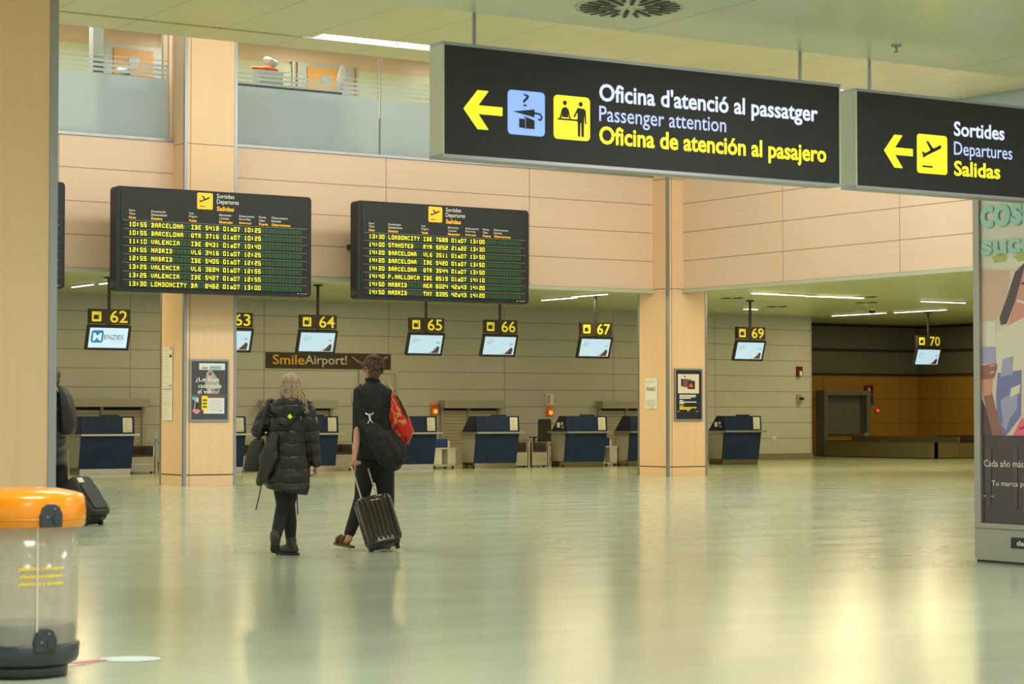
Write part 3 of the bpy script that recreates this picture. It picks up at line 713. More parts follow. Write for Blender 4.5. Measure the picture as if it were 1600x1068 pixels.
# ------------------------------------------------------------------ counter signs with screens
def counter_sign(x, y, num, label, menzies=False, w_=.87):
    t = thing('counter_sign', label, 'counter sign', (x, y, 2.6))
    MB().tube([(.44, .12, .4), (.44, .12, ZL - 2.6)], .032, M_black).lathe([(.03, ZL - 2.63), (.1, ZL - 2.63), (.1, ZL - 2.6), (.03, ZL - 2.6)], M_black, 16, (.44, .12)).build('pole', t)
    MB().box(0, w_, .06, .16, .51, .81, mat('sign_brown_black', (.028, .020, .012), .5)).build('number_box', t)
    ic = MB().rrect(.05, .25, .555, .755, .054, .06, .02, M_yeld).build('baggage_pictogram', t)
    MB().box(.085, .185, .050, .054, .60, .68, M_black).box(.105, .165, .050, .054, .68, .69, M_black).tube([(.20, .052, .60), (.20, .052, .72), (.185, .052, .735)], .006, M_black, 6).build('symbol', ic)
    MB().text(num, .44, .535, .375, .25, M_yeld, .055, .012).build('number', t)
    Mt = Matrix.Translation((0, .10, .49)) @ Matrix.Rotation(rad(18), 4, 'X')
    MB().rrect(-.03, .90, -.52, 0, -.05, .02, .015, M_black, M=Mt).build('monitor_casing', t)
    sc = MB().box(.02, .84, -.053, -.05, -.465, -.05, M_scrw if menzies else M_scr, Mt).build('screen', t)
    k_ = MB()
    if menzies:
        k_.rrect(.06, .32, -.36, -.10, -.056, -.053, .05, M_logo, M=Mt)
        k_.text('M', .10, -.32, .18, .17, M_scrw, -.0575, .02, Mt).text('ENZIES', .34, -.29, .41, .10, M_scrd, -.056, 0, Mt).text('AVIATION', .52, -.345, .22, .025, M_scrg, -.056, 0, Mt)
    else:
        k_.text('AENA', .10, -.115, .10, .02, M_scrg, -.056, 0, Mt)
        for j, L_ in enumerate((.19, .14, .09)): k_.box(.09, .09 + L_, -.055, -.053, -.165 - j * .03, -.153 - j * .03, M_scrg, Mt)
        for j in range(4): k_.box(.09, .34 + .07 * (j % 2), -.055, -.053, -.285 - j * .042, -.275 - j * .042, mat('lcd_faint', (.45, .6, .66), .5, emit=(.45, .62, .7), es=.5), Mt)
        k_.prism([(.50, -.455), (.80, -.455), (.80, -.31), (.74, -.30), (.66, -.38), (.56, -.43)], -.055, -.053, M_pinkish, Mt)
        k_.prism([(.60, -.455), (.78, -.455), (.80, -.33), (.75, -.29), (.70, -.35)], -.0565, -.055, M_scrd, Mt)
        k_.prism([(.69, -.21), (.72, -.235), (.77, -.235), (.79, -.20), (.72, -.20)], -.055, -.053, M_scrg, Mt)
    k_.build('screen_content', sc)
    return t
SG = 'black counter sign with yellow number %s above a tilted lit screen'
counter_sign(16.54, 41, '62', 'counter sign 62, its tilted screen shows a blue M logo and the word Menzies', True)
counter_sign(19.30, 41, '63', 'counter sign 63, half hidden behind the poster column')
counter_sign(21.30, 41, '64', 'counter sign 64, its tilted screen just over the Smile Airport banner')
counter_sign(24.00, 41, '65', 'counter sign 65, hanging over the desk beside the man with the red bag')
counter_sign(25.94, 41, '66', 'counter sign 66, hanging between 65 and 67 below the corner of the board')
counter_sign(28.58, 41, '67', 'counter sign 67, first to the left of the corner column')
counter_sign(33.20, 41, '69', 'counter sign 69, just past the corner column, before the wall ends')
counter_sign(41.05, 43, '70', 'counter sign 70, hanging alone before the dark ochre recess')

# ------------------------------------------------------------------ wall fittings
t = thing('airport_banner', 'long dark wall banner reading SmileAirport!', 'banner', (23.48, YW, 2.4))
MB().box(0, 3.47, -.03, -.005, 0, .38, mat('banner_brown', (.030, .018, .010), .5)).build('board', t)
k = MB().text('Smile', .18, .09, .86, .24, mat('banner_yellow', (.75, .42, .02), .6), -.033, .012); k.build('yellow_lettering', t)
MB().text('Airport!', 1.05, .035, 1.17, .295, mat('banner_white', (.55, .52, .42), .6), -.033, .012).build('white_lettering', t)
k = MB()
k.tube([(2.36, -.034, .30), (2.48, -.034, .20), (2.65, -.034, .11), (2.82, -.034, .06), (3.0, -.034, .07), (3.2, -.034, .17), (3.35, -.034, .31)], .006, MATS['banner_yellow'], 6)
k.tube([(2.36, -.034, .31), (2.50, -.034, .22), (2.70, -.034, .14), (2.88, -.034, .12), (3.1, -.034, .18), (3.32, -.034, .32)], .007, MATS['banner_white'], 6)
k.tube([(3.27, -.034, .24), (3.40, -.034, .34)], .007, MATS['banner_white'], 6).tube([(3.29, -.034, .31), (3.37, -.034, .27)], .007, MATS['banner_white'], 6)
k.build('smile_drawing', t)
M_shut = mat('shutter_grey', (.36, .35, .28), .45, .3); M_slat = mat('shutter_slat', (.42, .39, .29), .45, .2)
def shutter(x0, x1, zt, lb, zb=.45):
    t = thing('roller_shutter', lb, 'roller shutter', (x0, YW, 0))
    w_ = x1 - x0
    MB().box(0, w_, -.32, 0, zt - .20, zt, M_shut).build('housing', t, bevel=.01)
    MB().box(.03, .10, -.1, 0, zb, zt - .2, M_shut).box(w_ - .10, w_ - .03, -.1, 0, zb, zt - .2, M_shut).box(w_ * .45, w_ * .48, -.1, 0, zb, zt - .2, M_shut).build('guide_rail', t)
    s_ = MB(); n = int((zt - .2 - zb) / .085)
    for i in range(n):
        z0 = zb + i * .085
        s_.prism([(.1, z0), (w_ - .1, z0), (w_ - .1, z0 + .078), (.1, z0 + .078)], -.05, -.02, M_slat)
    s_.box(.1, w_ - .1, -.02, -.005, zb, zt - .2, M_dark); s_.build('curtain', t)
    MB().box(0, w_, -.35, 0, 0, zb, M_greyp).build('sill_box', t)
shutter(18.3, 20.35, 1.65, 'roller shutter behind the counter 62 desk')
shutter(23.3, 25.3, 1.62, 'roller shutter behind the walking woman and the 64 desk')
shutter(28.36, 30.2, 1.63, 'roller shutter with pale slats between the 65 and 66 desks')
shutter(33.25, 35.3, 1.63, 'roller shutter beside the corner column, behind the 67 desk')
d = struct(MB().box(26.04, 26.14, YW - .05, YW, 0, 2.38, M_greyp).box(27.07, 27.16, YW - .05, YW, 0, 2.38, M_greyp).box(26.14, 27.07, YW - .05, YW, 2.30, 2.38, M_greyp).build('door_3'))
MB().box(26.14, 27.07, YW - .02, YW, 0, 2.3, mat('door_panel', (.46, .44, .36), .5)).build('door_leaf', d)
o = MB().box(0, .18, -.06, 0, 0, .26, M_white).build('intercom', loc=(25.85, YW, 1.56)); tag(o, 'grey wall intercom beside the door under the banner', 'intercom'); MB().box(.03, .15, -.065, -.06, .08, .2, M_greyp).build('keypad', o)
def alarm(x, z, lb):
    t = thing('emergency_button', lb, 'button box', (x, YW, z)); MB().box(0, .18, -.09, 0, 0, .18, M_orangebox).build('case', t, bevel=.01); MB().ell((.1, -.1, .08), (.055, .04, .055), M_lens).build('lens', t, smooth=True)
    MB().box(-.01, .19, -.05, 0, .22, .28, M_orangebox).build('cap', t)
alarm(28.12, 1.27, 'orange emergency box left of the pale slatted shutter')
alarm(31.64, 1.24, 'orange emergency box on the bare wall below the grey intercom phone')
t = thing('wall_phone', 'grey white wall phone above the orange box near desk 67', 'phone', (31.62, YW, 1.52)); MB().box(0, .22, -.08, 0, 0, .30, M_white).build('case', t, bevel=.01); MB().rrect(.03, .09, .03, .27, -.12, -.08, .02, M_greyp).build('handset', t)
t = thing('fire_extinguisher_sign', 'small dark red and white device high on the wall end', 'alarm', (40.2, YW, 2.35)); MB().box(0, .16, -.1, 0, 0, .28, mat('dark_red', (.12, .01, .01), .4)).build('case', t); MB().box(.04, .12, -.12, -.1, .02, .15, M_white).build('label_plate', t)
t = thing('wall_camera', 'small grey device on the wall end below the red one', 'camera', (40.2, YW, 1.58)); MB().box(0, .16, -.08, 0, 0, .26, M_greyp).build('case', t); MB().tube([(.08, -.08, .15), (.08, -.22, .13)], .04, M_black).build('lens_tube', t)
t = thing('wall_socket', 'white round socket low on the wall past the 69 desk', 'socket', (39.3, YW, .54)); MB().rrect(0, .13, 0, .12, -.03, 0, .04, M_white).build('plate', t); MB().box(.04, .09, -.035, -.03, .04, .08, M_greyp).build('insert', t)

# ------------------------------------------------------------------ check-in desks
def desk(x1, label, full=True):
    """x1 = right end of the upper panel; front plane at local y = 0"""
    t = thing('check_in_desk', label, 'check-in desk', (x1 - 1.2, 43.2, 0))
    MB().box(.02, 1.15, .115, .72, .14, .81, M_greyp).build('body', t)
    MB().box(.0, 1.15, .10, .66, 0, .14, M_chrome).build('kick_plate', t)
    MB().add([(-.03, .08, .125), (1.16, .08, .125), (1.19, 0, .82), (0, 0, .82), (-.03, .11, .125), (1.16, .11, .125), (1.19, .05, .82), (0, .05, .82)],
             [(0, 1, 2, 3), (7, 6, 5, 4), (0, 4, 5, 1), (3, 2, 6, 7), (1, 5, 6, 2), (0, 3, 7, 4)], M_navy).build('front_panel', t)
    MB().box(-.06, 1.27, -.14, .75, .825, .865, M_steel).build('worktop', t, bevel=.006)
    MB().add([(0, 0, .865), (1.2, 0, .865), (1.2, .03, 1.24), (0, .03, 1.24), (0, .03, .865), (1.2, .03, .865), (1.2, .06, 1.24), (0, .06, 1.24)],
             [(0, 1, 2, 3), (7, 6, 5, 4), (3, 2, 6, 7), (1, 5, 6, 2), (0, 3, 7, 4), (0, 4, 5, 1)], M_navy).build('upper_panel', t)
    MB().add([(0, .06, .865), (0, .06, 1.24), (0, .34, 1.24), (0, .68, .865), (.03, .06, .865), (.03, .06, 1.24), (.03, .34, 1.24), (.03, .68, .865)],
             [(0, 1, 2, 3), (7, 6, 5, 4), (1, 5, 6, 2), (2, 6, 7, 3), (0, 4, 5, 1), (0, 3, 7, 4)], M_navyd).build('side_panel', t)
    nt_ = MB().box(.93, 1.14, -.012, -.002, .90, 1.21, M_paper).build('paper_notice', t); nt_.rotation_euler = (rad(-4), 0, 0); nt_.location = (0, .0 - .062, 0)
    k_ = MB()
    for j in range(9): k_.box(.96, 1.11 - .03 * (j % 3), -.0155, -.0125, .93 + j * .028, .936 + j * .028, M_greyp)
    kk = k_.build('printed_lines', nt_)
    # agent's monitor behind the panel
    return t
def monitor(x, y, lb):
    t = thing('computer_monitor', lb, 'computer monitor', (x, y, .865))
    MB().box(0, .42, 0, .04, .09, .41, M_black).build('screen_casing', t, bevel=.005)
    MB().box(.19, .23, .02, .06, .015, .12, M_black).build('stand_neck', t); MB().box(.1, .32, -.02, .16, 0, .015, M_black).build('stand_base', t)
DL = 'navy check-in desk under the counter %s sign'
ends = {'62': 18.44, '63': 21.07, '64': 23.38, '65': 25.98, '66': 28.27, '67': 30.84, '68': 32.75, '69': 35.71}
LB = {'62': DL % '62' + ', between the hidden traveller and the poster column', '63': DL % '63' + ', only its end showing past the poster column', '64': DL % '64' + ', between the two walkers',
      '65': DL % '65' + ', right of the man with the red bag', '66': DL % '66' + ', in front of the slatted shutter', '67': DL % '67' + ', left of the corner column',
      '68': 'navy check-in desk mostly hidden behind the corner column', '69': DL % '69' + ', right of the corner column'}
for k_, x in ends.items(): desk(x, LB[k_])
for k_, l_ in (('62', 'black monitor top behind the desk next to the hidden traveller'), ('66', 'black monitor top behind the desk that has the slatted shutter at its back'), ('67', 'black monitor top behind the desk just left of the corner column'),
               ('69', 'black monitor top behind the last desk, past the corner column'), ('64', 'black monitor top behind the desk between the two walkers')): monitor(ends[k_] - .72, 43.32, l_)
# stickers on two desks
for k_ in ('67', '69'):
    o = MB().box(-.006, -.001, .30, .42, 1.0, 1.12, M_paper).box(-.006, -.001, .18, .24, 1.06, 1.13, M_paper).box(-.006, -.001, .14, .22, .98, 1.03, M_greyp).build('payment_sticker', loc=(ends[k_] - 1.2, 43.2, -.04)); tag(o, 'small white payment stickers on the dark end of the desk %s the corner column' % ('left of' if k_ == '67' else 'right of'), 'sticker')
def belt(x0, lb, w_=.56):
    t = thing('baggage_scale', lb, 'baggage conveyor', (x0, 43.75, 0))
    MB().box(0, w_, 0, 1.9, .04, .36, M_steel).build('base_box', t, bevel=.005)
    MB().box(.01, w_ - .01, -.012, 0, .05, .195, M_greyp).build('lower_panel', t); MB().box(.01, w_ - .01, -.012, 0, .21, .355, M_greyp).build('upper_panel', t)
    MB().box(.02, w_ - .02, .02, 1.88, .36, .40, mat('belt_brown', (.06, .04, .02), .6)).build('belt', t)
    MB().box(-.0, .03, 0, 1.9, .36, .60, M_steel).box(w_ - .03, w_, 0, 1.9, .36, .60, M_steel).build('side_guard', t)
    MB().box(.03, w_ - .03, .5, .52, .40, .58, MATS['belt_brown']).build('curtain', t)
    MB().box(w_ + .01, w_ + .06, -.02, .04, 0, .62, M_greyp).build('end_post', t)
    for fx in (.05, w_ - .05):
        for fy in (.08, 1.8): MB().box(fx - .02, fx + .02, fy - .02, fy + .02, 0, .04, M_black).build('foot', t)
belt(18.58, 'steel baggage belt unit between desk 62 and the poster column')
belt(23.50, 'steel baggage belt unit between desk 64 and the man')
belt(28.42, 'steel baggage belt unit touching desk 66', .44); belt(28.98, 'steel baggage belt unit touching desk 67, under the black chair', .46)
belt(33.55, 'steel baggage belt unit between the corner column and desk 69'); belt(21.2, 'steel baggage belt unit behind the walking woman, beside desk 63')
def cart(x, lb):
    t = thing('printer_cart', lb, 'cart', (x, 43.75, 0))
    MB().box(0, .22, 0, .45, .08, .46, M_white).box(.38, .60, 0, .45, .08, .46, M_white).box(0, .60, .40, .45, .08, .46, M_white).box(0, .60, 0, .45, .06, .09, M_white).build('cabinet', t)
    MB().box(-.02, .62, -.02, .47, .46, .49, M_white).build('top', t)
    MB().box(.10, .44, .1, .35, .49, .70, mat('blue_printer', (.01, .03, .20), .4)).build('printer', t, bevel=.01)
    MB().box(.44, .50, .1, .35, .49, .66, M_white).box(.06, .10, .1, .35, .49, .68, M_white).build('printer_side', t)
    MB().tube([(.58, .2, .5), (.64, .15, .3), (.60, .1, .2)], .012, M_black, 6).build('cable', t)
    for fx in (.05, .55):
        for fy in (.05, .4): MB().tube([(fx - .015, fy, .03), (fx + .015, fy, .03)], .03, M_black, 12).build('caster', t)
    return t
cart(26.22, 'white printer cart with blue printer between desks 65 and 66'); cart(30.93, 'white printer cart with blue printer beside the corner column')
def office_chair(x, y, rz, lb):
    t = thing('office_chair', lb, 'office chair', (x, y, 0), rz)
    MB().rrect(-.24, .24, .60, 1.16, -.02, .02, .06, mat('mesh_back', (.035, .035, .035), .8)).build('backrest', t, bevel=.01)
    MB().rrect(-.25, .25, .58, .64, -.03, .03, .02, M_black).build('lumbar_bar', t)
    MB().rrect(-.24, .24, .46, .53, -.02, .44, .03, MATS['mesh_back']).build('seat', t, bevel=.02)
    MB().tube([(0, .2, .08), (0, .2, .46)], .028, M_black).build('gas_column', t)
    b_ = MB()
    for i in range(5):
        a_ = 2 * PI * i / 5; b_.box(0, .28, -.02, .02, .055, .085, M_black, Matrix.Translation((0, .2, 0)) @ Matrix.Rotation(a_, 4, 'Z'))
    b_.build('star_base', t)
    for i in range(5):
        a_ = 2 * PI * i / 5; cx, cy = .27 * math.cos(a_), .2 + .27 * math.sin(a_)
        MB().tube([(cx - .02, cy, .0275), (cx + .02, cy, .0275)], .0275, M_black, 12).build('caster', t)
    for s_ in (-1, 1): MB().box(s_ * .27 - .02, s_ * .27 + .02, 0, .28, .68, .71, M_black).box(s_ * .27 - .015, s_ * .27 + .015, .1, .14, .48, .68, M_black).build('armrest', t)
office_chair(30.80, 45.9, .25, 'black mesh office chair standing between desks 66 and 67')
t = thing('water_bottle', 'small clear bottle with blue label by the desk 62 belt', 'bottle', (19.02, 43.90, .60))
t.location.z = .62
MB().lathe([(.001, 0), (.035, 0), (.036, .10), (.036, .17), (.015, .22), (.015, .24), (.001, .24)], hazy_mat('bottle_plastic', (.6, .75, .85), .5), 20).build('bottle_body', t, smooth=True); MB().lathe([(.037, .07), (.037, .14)], mat('bottle_label', (.1, .3, .6), .5), 20).build('paper_label', t); MB().lathe([(.001, .265), (.016, .265), (.016, .24), (.001, .24)], M_white, 14).build('cap', t)
bpy.data.objects['water_bottle'].location = (19.18, 43.77, .62)

# far recess: door and baggage belt
t = thing('goods_door', 'grey closed shutter door with a grey frame in the dark recess', 'door', (43.8, 50.4, 0))
M_gd = mat('goods_door_grey', (.17, .18, .15), .5, .2)
MB().box(0, .14, -.4, 0, 0, 1.86, M_gd).box(1.72, 1.86, -.4, 0, .7, 1.86, M_gd).box(0, 1.86, -.4, 0, 1.86, 2.0, M_gd).build('frame', t); MB().box(.14, 1.72, -.1, -.05, .66, 1.86, mat('goods_door_leaf', (.15, .17, .14), .45, .2)).build('leaf', t)
for nm, lb, z0, z1, m1, m2 in (('fire_sign', 'dark red square sign beside the goods door', 1.92, 2.17, MATS['dark_red'], M_white), ('blue_sign', 'blue square mandatory sign under the red one', 1.57, 1.88, mat('dark_blue', (.02, .06, .14), .5), M_greyp)):
    t = thing(nm, lb, 'sign', (45.75, 50.4, z0)); MB().box(0, .38, -.03, 0, 0, z1 - z0, m1).build('plate', t); MB().prism([(.14, .05), (.26, .05), (.22, .17), (.18, .19)], -.034, -.03, m2).build('symbol', t)
t = thing('alarm_light', 'small glowing red light on the ochre wall', 'lamp', (46.2, 50.4, 1.33)); MB().box(0, .14, -.06, 0, 0, .10, M_red).build('case', t); MB().ell((.07, -.07, .06), (.05, .03, .03), mat('red_glow', (1, .02, .02), .3, emit=(1, .03, .02), es=3)).build('lens', t, smooth=True)
M_bsteel = mat('belt_steel', (.30, .29, .15), .25, .6)
t = thing('baggage_belt', 'long low steel baggage belt running out of the goods door', 'baggage conveyor', (43.7, 45.4, 0))
MB().box(0, 1.2, .0, 4.55, .02, .46, M_bsteel).build('side_casing', t); MB().box(.08, 1.12, 0, 4.55, .46, .48, MATS['belt_brown']).build('belt', t); MB().box(1.14, 1.2, 0, 4.55, .46, .62, M_bsteel).build('back_guard', t)
MB().box(.2, .34, -.0, .0 + .1, .02, .5, M_bsteel).build('end_cover', t)
t = thing('baggage_belt', 'shiny steel baggage belt crossing in front of the ochre wall', 'baggage conveyor', (44.92, 45.4, 0))
MB().box(0, 3.0, 0, 1.0, .02, .40, M_bsteel).build('side_casing', t); MB().box(0, 3.0, .06, .9, .40, .43, M_steel).build('top_plate', t); MB().box(0, 3.0, .92, 1.0, .40, .66, MATS['belt_brown']).build('back_guard', t)
o = MB().box(0, .16, -.02, 0, 0, .24, mat('yellow_notice', (.45, .42, .12), .6)).build('notice_card', loc=(45.75, 50.38, .55)); tag(o, 'small yellowish notice card above the baggage belt', 'notice')

# ------------------------------------------------------------------ posters and notices on the columns
def poster_frame(x, z0, z1, w_, lb):
    t = thing('poster_frame', lb, 'poster', (x, YC, z0)); h_ = z1 - z0; f = .035
    MB().box(0, w_, -.035, 0, 0, f, M_alu).box(0, w_, -.035, 0, h_ - f, h_, M_alu).box(0, f, -.035, 0, f, h_ - f, M_alu).box(w_ - f, w_, -.035, 0, f, h_ - f, M_alu).build('frame', t)
    return t, w_, h_
t, W, H = poster_frame(16.32, 1.16, 2.28, .78, 'framed dark poster about a canceled flight on the pink column')
MB().box(.035, W - .035, -.02, 0, .035, H - .035, mat('poster_grey', (.055, .060, .065), .35)).build('poster_sheet', t)
k = MB(); P_w = mat('poster_white', (.72, .74, .74), .5); P_b = mat('poster_blue', (.25, .42, .55), .5); P_s = mat('poster_skin', (.62, .42, .36), .6); P_y = mat('poster_yellow', (.85, .68, .02), .5); P_k = mat('poster_black', (.02, .02, .02), .5); P_p = mat('poster_pink', (.75, .25, .35), .5); P_br = mat('poster_brown', (.16, .09, .08), .5); P_c = mat('poster_cyan', (.15, .5, .6), .5)
k.box(.19, .70, -.023, -.02, .93, 1.05, P_w).box(.40, .62, -.024, -.021, .94, 1.0, P_b).box(.24, .36, -.024, -.021, .945, .98, mat('poster_green', (.2, .35, .25), .5))
k.prism([(.30, .60), (.46, .57), (.62, .60), (.55, .78), (.46, .90), (.40, .95), (.34, .88), (.31, .74)], -.0235, -.0225, mat('poster_dress', (.40, .37, .36), .6))
k.prism([(.35, .72), (.42, .70), (.45, .86), (.40, .92), (.36, .86)], -.0245, -.0235, P_s).prism([(.37, .83), (.43, .83), (.44, .88), (.39, .90)], -.0255, -.0245, P_br)
k.prism([(.36, .52), (.42, .52), (.44, .60), (.34, .60)], -.0245, -.0235, P_s)
k.box(.05, .73, -.022, -.02, .44, .485, P_br)
k.box(.28, .69, -.0235, -.02, .14, .425, P_w)
k.rrect(.24, .36, .20, .46, -.026, -.0235, .02, P_y)
for j in range(3): k.box(.26, .34, -.0275, -.026, .25 + j * .06, .275 + j * .06, P_k)
for j in range(6): k.box(.39, .66 - .05 * (j % 2), -.0255, -.0235, .20 + j * .035, .206 + j * .035, MATS['grey_metal'])
k.box(.59, .64, -.0265, -.0255, .18, .205, P_b)
k.prism([(.10, .24), (.16, .24), (.18, .42), (.12, .44)], -.0235, -.022, MATS['white_paint']).prism([(.05, .40), (.14, .36), (.14, .44), (.05, .44)], -.0245, -.0235, P_c)
k.prism([(.06, .18), (.14, .13), (.22, .18), (.16, .24), (.08, .23)], -.0245, -.0235, P_p).prism([(.11, .22), (.17, .22), (.17, .34), (.12, .36)], -.0255, -.0245, P_k)
k.build('poster_picture', t)
k = MB().text('¿Le han', .12, .70, .46, .095, P_w, -.027, .015).text('cancelado', .17, .605, .46, .075, P_w, -.027, .015).text('el vuelo?', .16, .50, .43, .08, P_w, -.027, .015).build('poster_lettering', t)
t, W, H = poster_frame(27.25, 1.15, 2.235, .73, 'framed black poster with a picture of red burning boxes on the orange column')
MB().box(.035, W - .035, -.02, 0, .035, H - .035, mat('poster_navy', (.012, .014, .022), .35)).build('poster_sheet', t)
k = MB().box(.09, .64, -.024, -.02, .57, .97, mat('poster_cream', (.72, .66, .56), .6))
k.box(.17, .34, -.026, -.024, .72, .87, P_k).box(.22, .44, -.0275, -.026, .70, .86, P_br).box(.34, .53, -.029, -.0275, .66, .83, P_k).prism([(.36, .70), (.48, .70), (.45, .77), (.41, .79)], -.031, -.029, mat('poster_fire', (.8, .08, .04), .5))
disc(k, .27, .92, .02, P_br, -.026, -.024)
for j, (z_, L_, m_) in enumerate(((.53, .44, M_paper), (.50, .42, M_paper), (.47, .30, M_paper), (.42, .10, M_paper), (.39, .44, M_paper), (.36, .12, M_paper), (.31, .10, P_y), (.275, .44, P_y), (.245, .30, P_y))):
    k.box(.13, .13 + L_, -.023, -.02, z_ - .012, z_ + .010, m_)
k.box(.09, .13, -.023, -.02, .19, .20, M_paper).box(.34, .38, -.023, -.02, .20, .22, M_paper).box(.56, .61, -.023, -.02, .19, .20, M_paper)
k.build('poster_picture', t)
NL1, NL2 = 36.67, 36.56
def side_notice(x, y, z0, z1, w_, lb, kind):
    t = thing('paper_notice', lb, 'notice', (x - .010, y, z0), -PI / 2); h_ = z1 - z0
    MB().box(0, w_, -.006, 0, 0, h_, M_paper).build('sheet', t); k_ = MB()
    if kind == 0:
        n_ = int(h_ / .045)
        for j in range(n_): k_.box(.04, w_ * (.55 + .35 * ((j * 7) % 3) / 3), -.008, -.006, .03 + j * .045, .037 + j * .045, M_greyp)
        for z_ in (.30, .62, .98): k_.box(0, w_, -.008, -.006, z_, z_ + .008, P_y)
        k_.box(0, w_, -.009, -.006, .555, .58, P_b)
        for z_ in (.60, 1.14, 1.28): k_.box(w_ * .72, w_ * .92, -.009, -.006, z_, z_ + .05, P_p if z_ != 1.14 else P_k)
    else:
        for j in range(7): k_.box(.04, w_ - .04 - .04 * (j % 2), -.008, -.006, .05 + j * .022, .056 + j * .022, M_greyp)
        k_.box(.05, .11, -.008, -.006, .38, .46, M_greyp).box(w_ - .12, w_ - .06, -.008, -.006, .36, .46, P_s).box(.12, w_ - .12, -.008, -.006, .37, .44, M_greyp).box(.05, w_ - .1, -.008, -.006, .56, .57, M_greyp).box(w_ / 2 - .02, w_ / 2 + .05, -.008, -.006, .01, .03, P_p)
    k_.build('printing', t)
side_notice(16.22, NL1, 1.18, 2.52, .40, 'tall strip of printed notices taped to the side of the poster column', 0)
side_notice(27.09, NL2, 1.40, 2.04, .42, 'single white notice taped to the side of the corner column', 1)
# tape marks on the floor
for x0, x1, y0, y1, lb in ((15.55, 16.1, 36.55, 36.6, 'short strip of orange tape on the floor beside the poster column'), (28.2, 28.7, 35.35, 35.4, 'short strip of red tape on the floor at the foot of the corner column'), (26.5, 27.0, 36.8, 36.85, 'faint strip of red tape on the floor past the side of the corner column')):
    o = MB().box(x0, x1, y0, y1, 0, .002, mat('red_tape', (.75, .18, .08), .6)).build('floor_tape'); tag(o, lb, 'tape')

# ------------------------------------------------------------------ advertising stand on the right
t = thing('advertising_stand', 'tall steel framed advertising stand with a photo poster of people in summer clothes', 'advertising stand', (13.87, 13.87, 0), -PI / 2)
AW, AH = 2.0, 3.45
M_st = mat('stand_steel', (.34, .34, .28), .38, .5)
MB().box(.02, AW, .0, .28, .02, .30, M_st).build('plinth_box', t, bevel=.004)
MB().box(.03, AW - .01, .02, .27, 0, .02, M_black).build('foot', t)
MB().box(.03, .105, -.01, .28, .30, AH, M_st).box(AW - .075, AW, -.01, .28, .30, AH, M_st).box(.105, AW - .075, -.01, .28, .30, .345, M_st).box(.105, AW - .075, -.01, .28, AH - .07, AH, M_st).build('frame', t, bevel=.004)
q_ = MB().tube([(-.03, .14, .0), (-.03, .14, 2.93), (-.015, .14, 2.99), (.02, .14, 3.01)], .034, M_alu, 14)
q_.build('side_post', t, smooth=True)
bd = MB().box(.105, AW - .075, .02, .26, .345, AH - .07, mat('poster_dark_brown', (.060, .045, .045), .25)).build('poster_sheet', t)
k = MB()
def A(u, v): return (.10 + (u - 1523) * .0079, 1.31 + (645 - v) * .00556)
PC = [0]
def poly(pts, m, d):
    PC[0] += 1; d = PC[0] * .12
    P_ = [A(*p) for p in pts]
    ar = sum(P_[i][0] * P_[(i + 1) % len(P_)][1] - P_[(i + 1) % len(P_)][0] * P_[i][1] for i in range(len(P_)))
    if ar < 0: P_ = P_[::-1]
    k.prism(P_, .02 - .0015 * d - .001, .0195, m)
cr_ = mat('print_cream', (.62, .54, .42), .35); pk = mat('print_skin', (.60, .27, .20), .35); hr = mat('print_hair', (.08, .055, .055), .35); jn = mat('print_jeans', (.17, .18, .38), .35)
bl = mat('print_blouse', (.66, .60, .48), .35); pc = mat('print_pink', (.75, .13, .20), .35); bw = mat('print_bowl', (.66, .64, .54), .35); gn = mat('print_green', (.42, .45, .12), .35); bs = mat('print_brown_skin', (.28, .12, .09), .35)
pp = mat('print_peach', (.58, .40, .30), .35); lt = mat('print_lilac', (.34, .33, .50), .35)
poly([(1523, 279), (1740, 279), (1740, 680), (1523, 680)], cr_, 1)
poly([(1523, 300), (1660, 300), (1650, 390), (1600, 413), (1560, 419), (1523, 414)], bw, 2)
poly([(1540, 398), (1552, 393), (1564, 398), (1562, 407), (1544, 408)], gn, 3); poly([(1572, 400), (1600, 388), (1640, 396), (1620, 404), (1580, 409)], gn, 3)
poly([(1523, 418), (1568, 422), (1562, 470), (1545, 500), (1523, 500)], pp, 2)
poly([(1595, 405), (1640, 395), (1640, 450), (1590, 440), (1575, 470), (1562, 505), (1553, 507), (1551, 495), (1562, 465), (1575, 425)], hr, 3)
poly([(1590, 415), (1640, 420), (1640, 480), (1588, 500), (1572, 518), (1561, 515), (1575, 470)], pk, 4)
poly([(1584, 440), (1604, 452), (1604, 455), (1584, 444)], hr, 5); poly([(1578, 468), (1602, 476), (1602, 479), (1577, 472)], bl, 5)
poly([(1540, 520), (1600, 490), (1740, 500), (1740, 610), (1640, 660), (1600, 640), (1575, 580), (1550, 590), (1540, 560)], bl, 5)
poly([(1588, 560), (1740, 560), (1740, 650), (1600, 650), (1582, 620)], cr_, 6)
poly([(1548, 582), (1584, 578), (1582, 650), (1560, 680), (1548, 680), (1545, 620)], jn, 6); poly([(1552, 625), (1578, 608), (1576, 640), (1556, 665)], lt, 7); poly([(1556, 560), (1572, 556), (1570, 585), (1552, 588)], lt, 6)
poly([(1568, 606), (1582, 600), (1580, 614), (1566, 620)], bl, 8); poly([(1552, 662), (1566, 655), (1560, 672)], lt, 8)
poly([(1524, 540), (1545, 538), (1546, 566), (1524, 566)], lt, 4); poly([(1532, 500), (1545, 500), (1546, 540), (1530, 540)], bw, 5)
poly([(1523, 570), (1546, 566), (1548, 572), (1542, 590), (1523, 592)], bs, 8); poly([(1536, 569), (1544, 568), (1544, 571), (1536, 572)], pk, 9); poly([(1536, 579), (1544, 578), (1543, 582), (1536, 583)], pk, 9)
poly([(1523, 595), (1534, 592), (1545, 640), (1556, 680), (1540, 680), (1530, 640)], bs, 7); poly([(1523, 592), (1540, 590), (1538, 616), (1526, 618)], pk, 6)
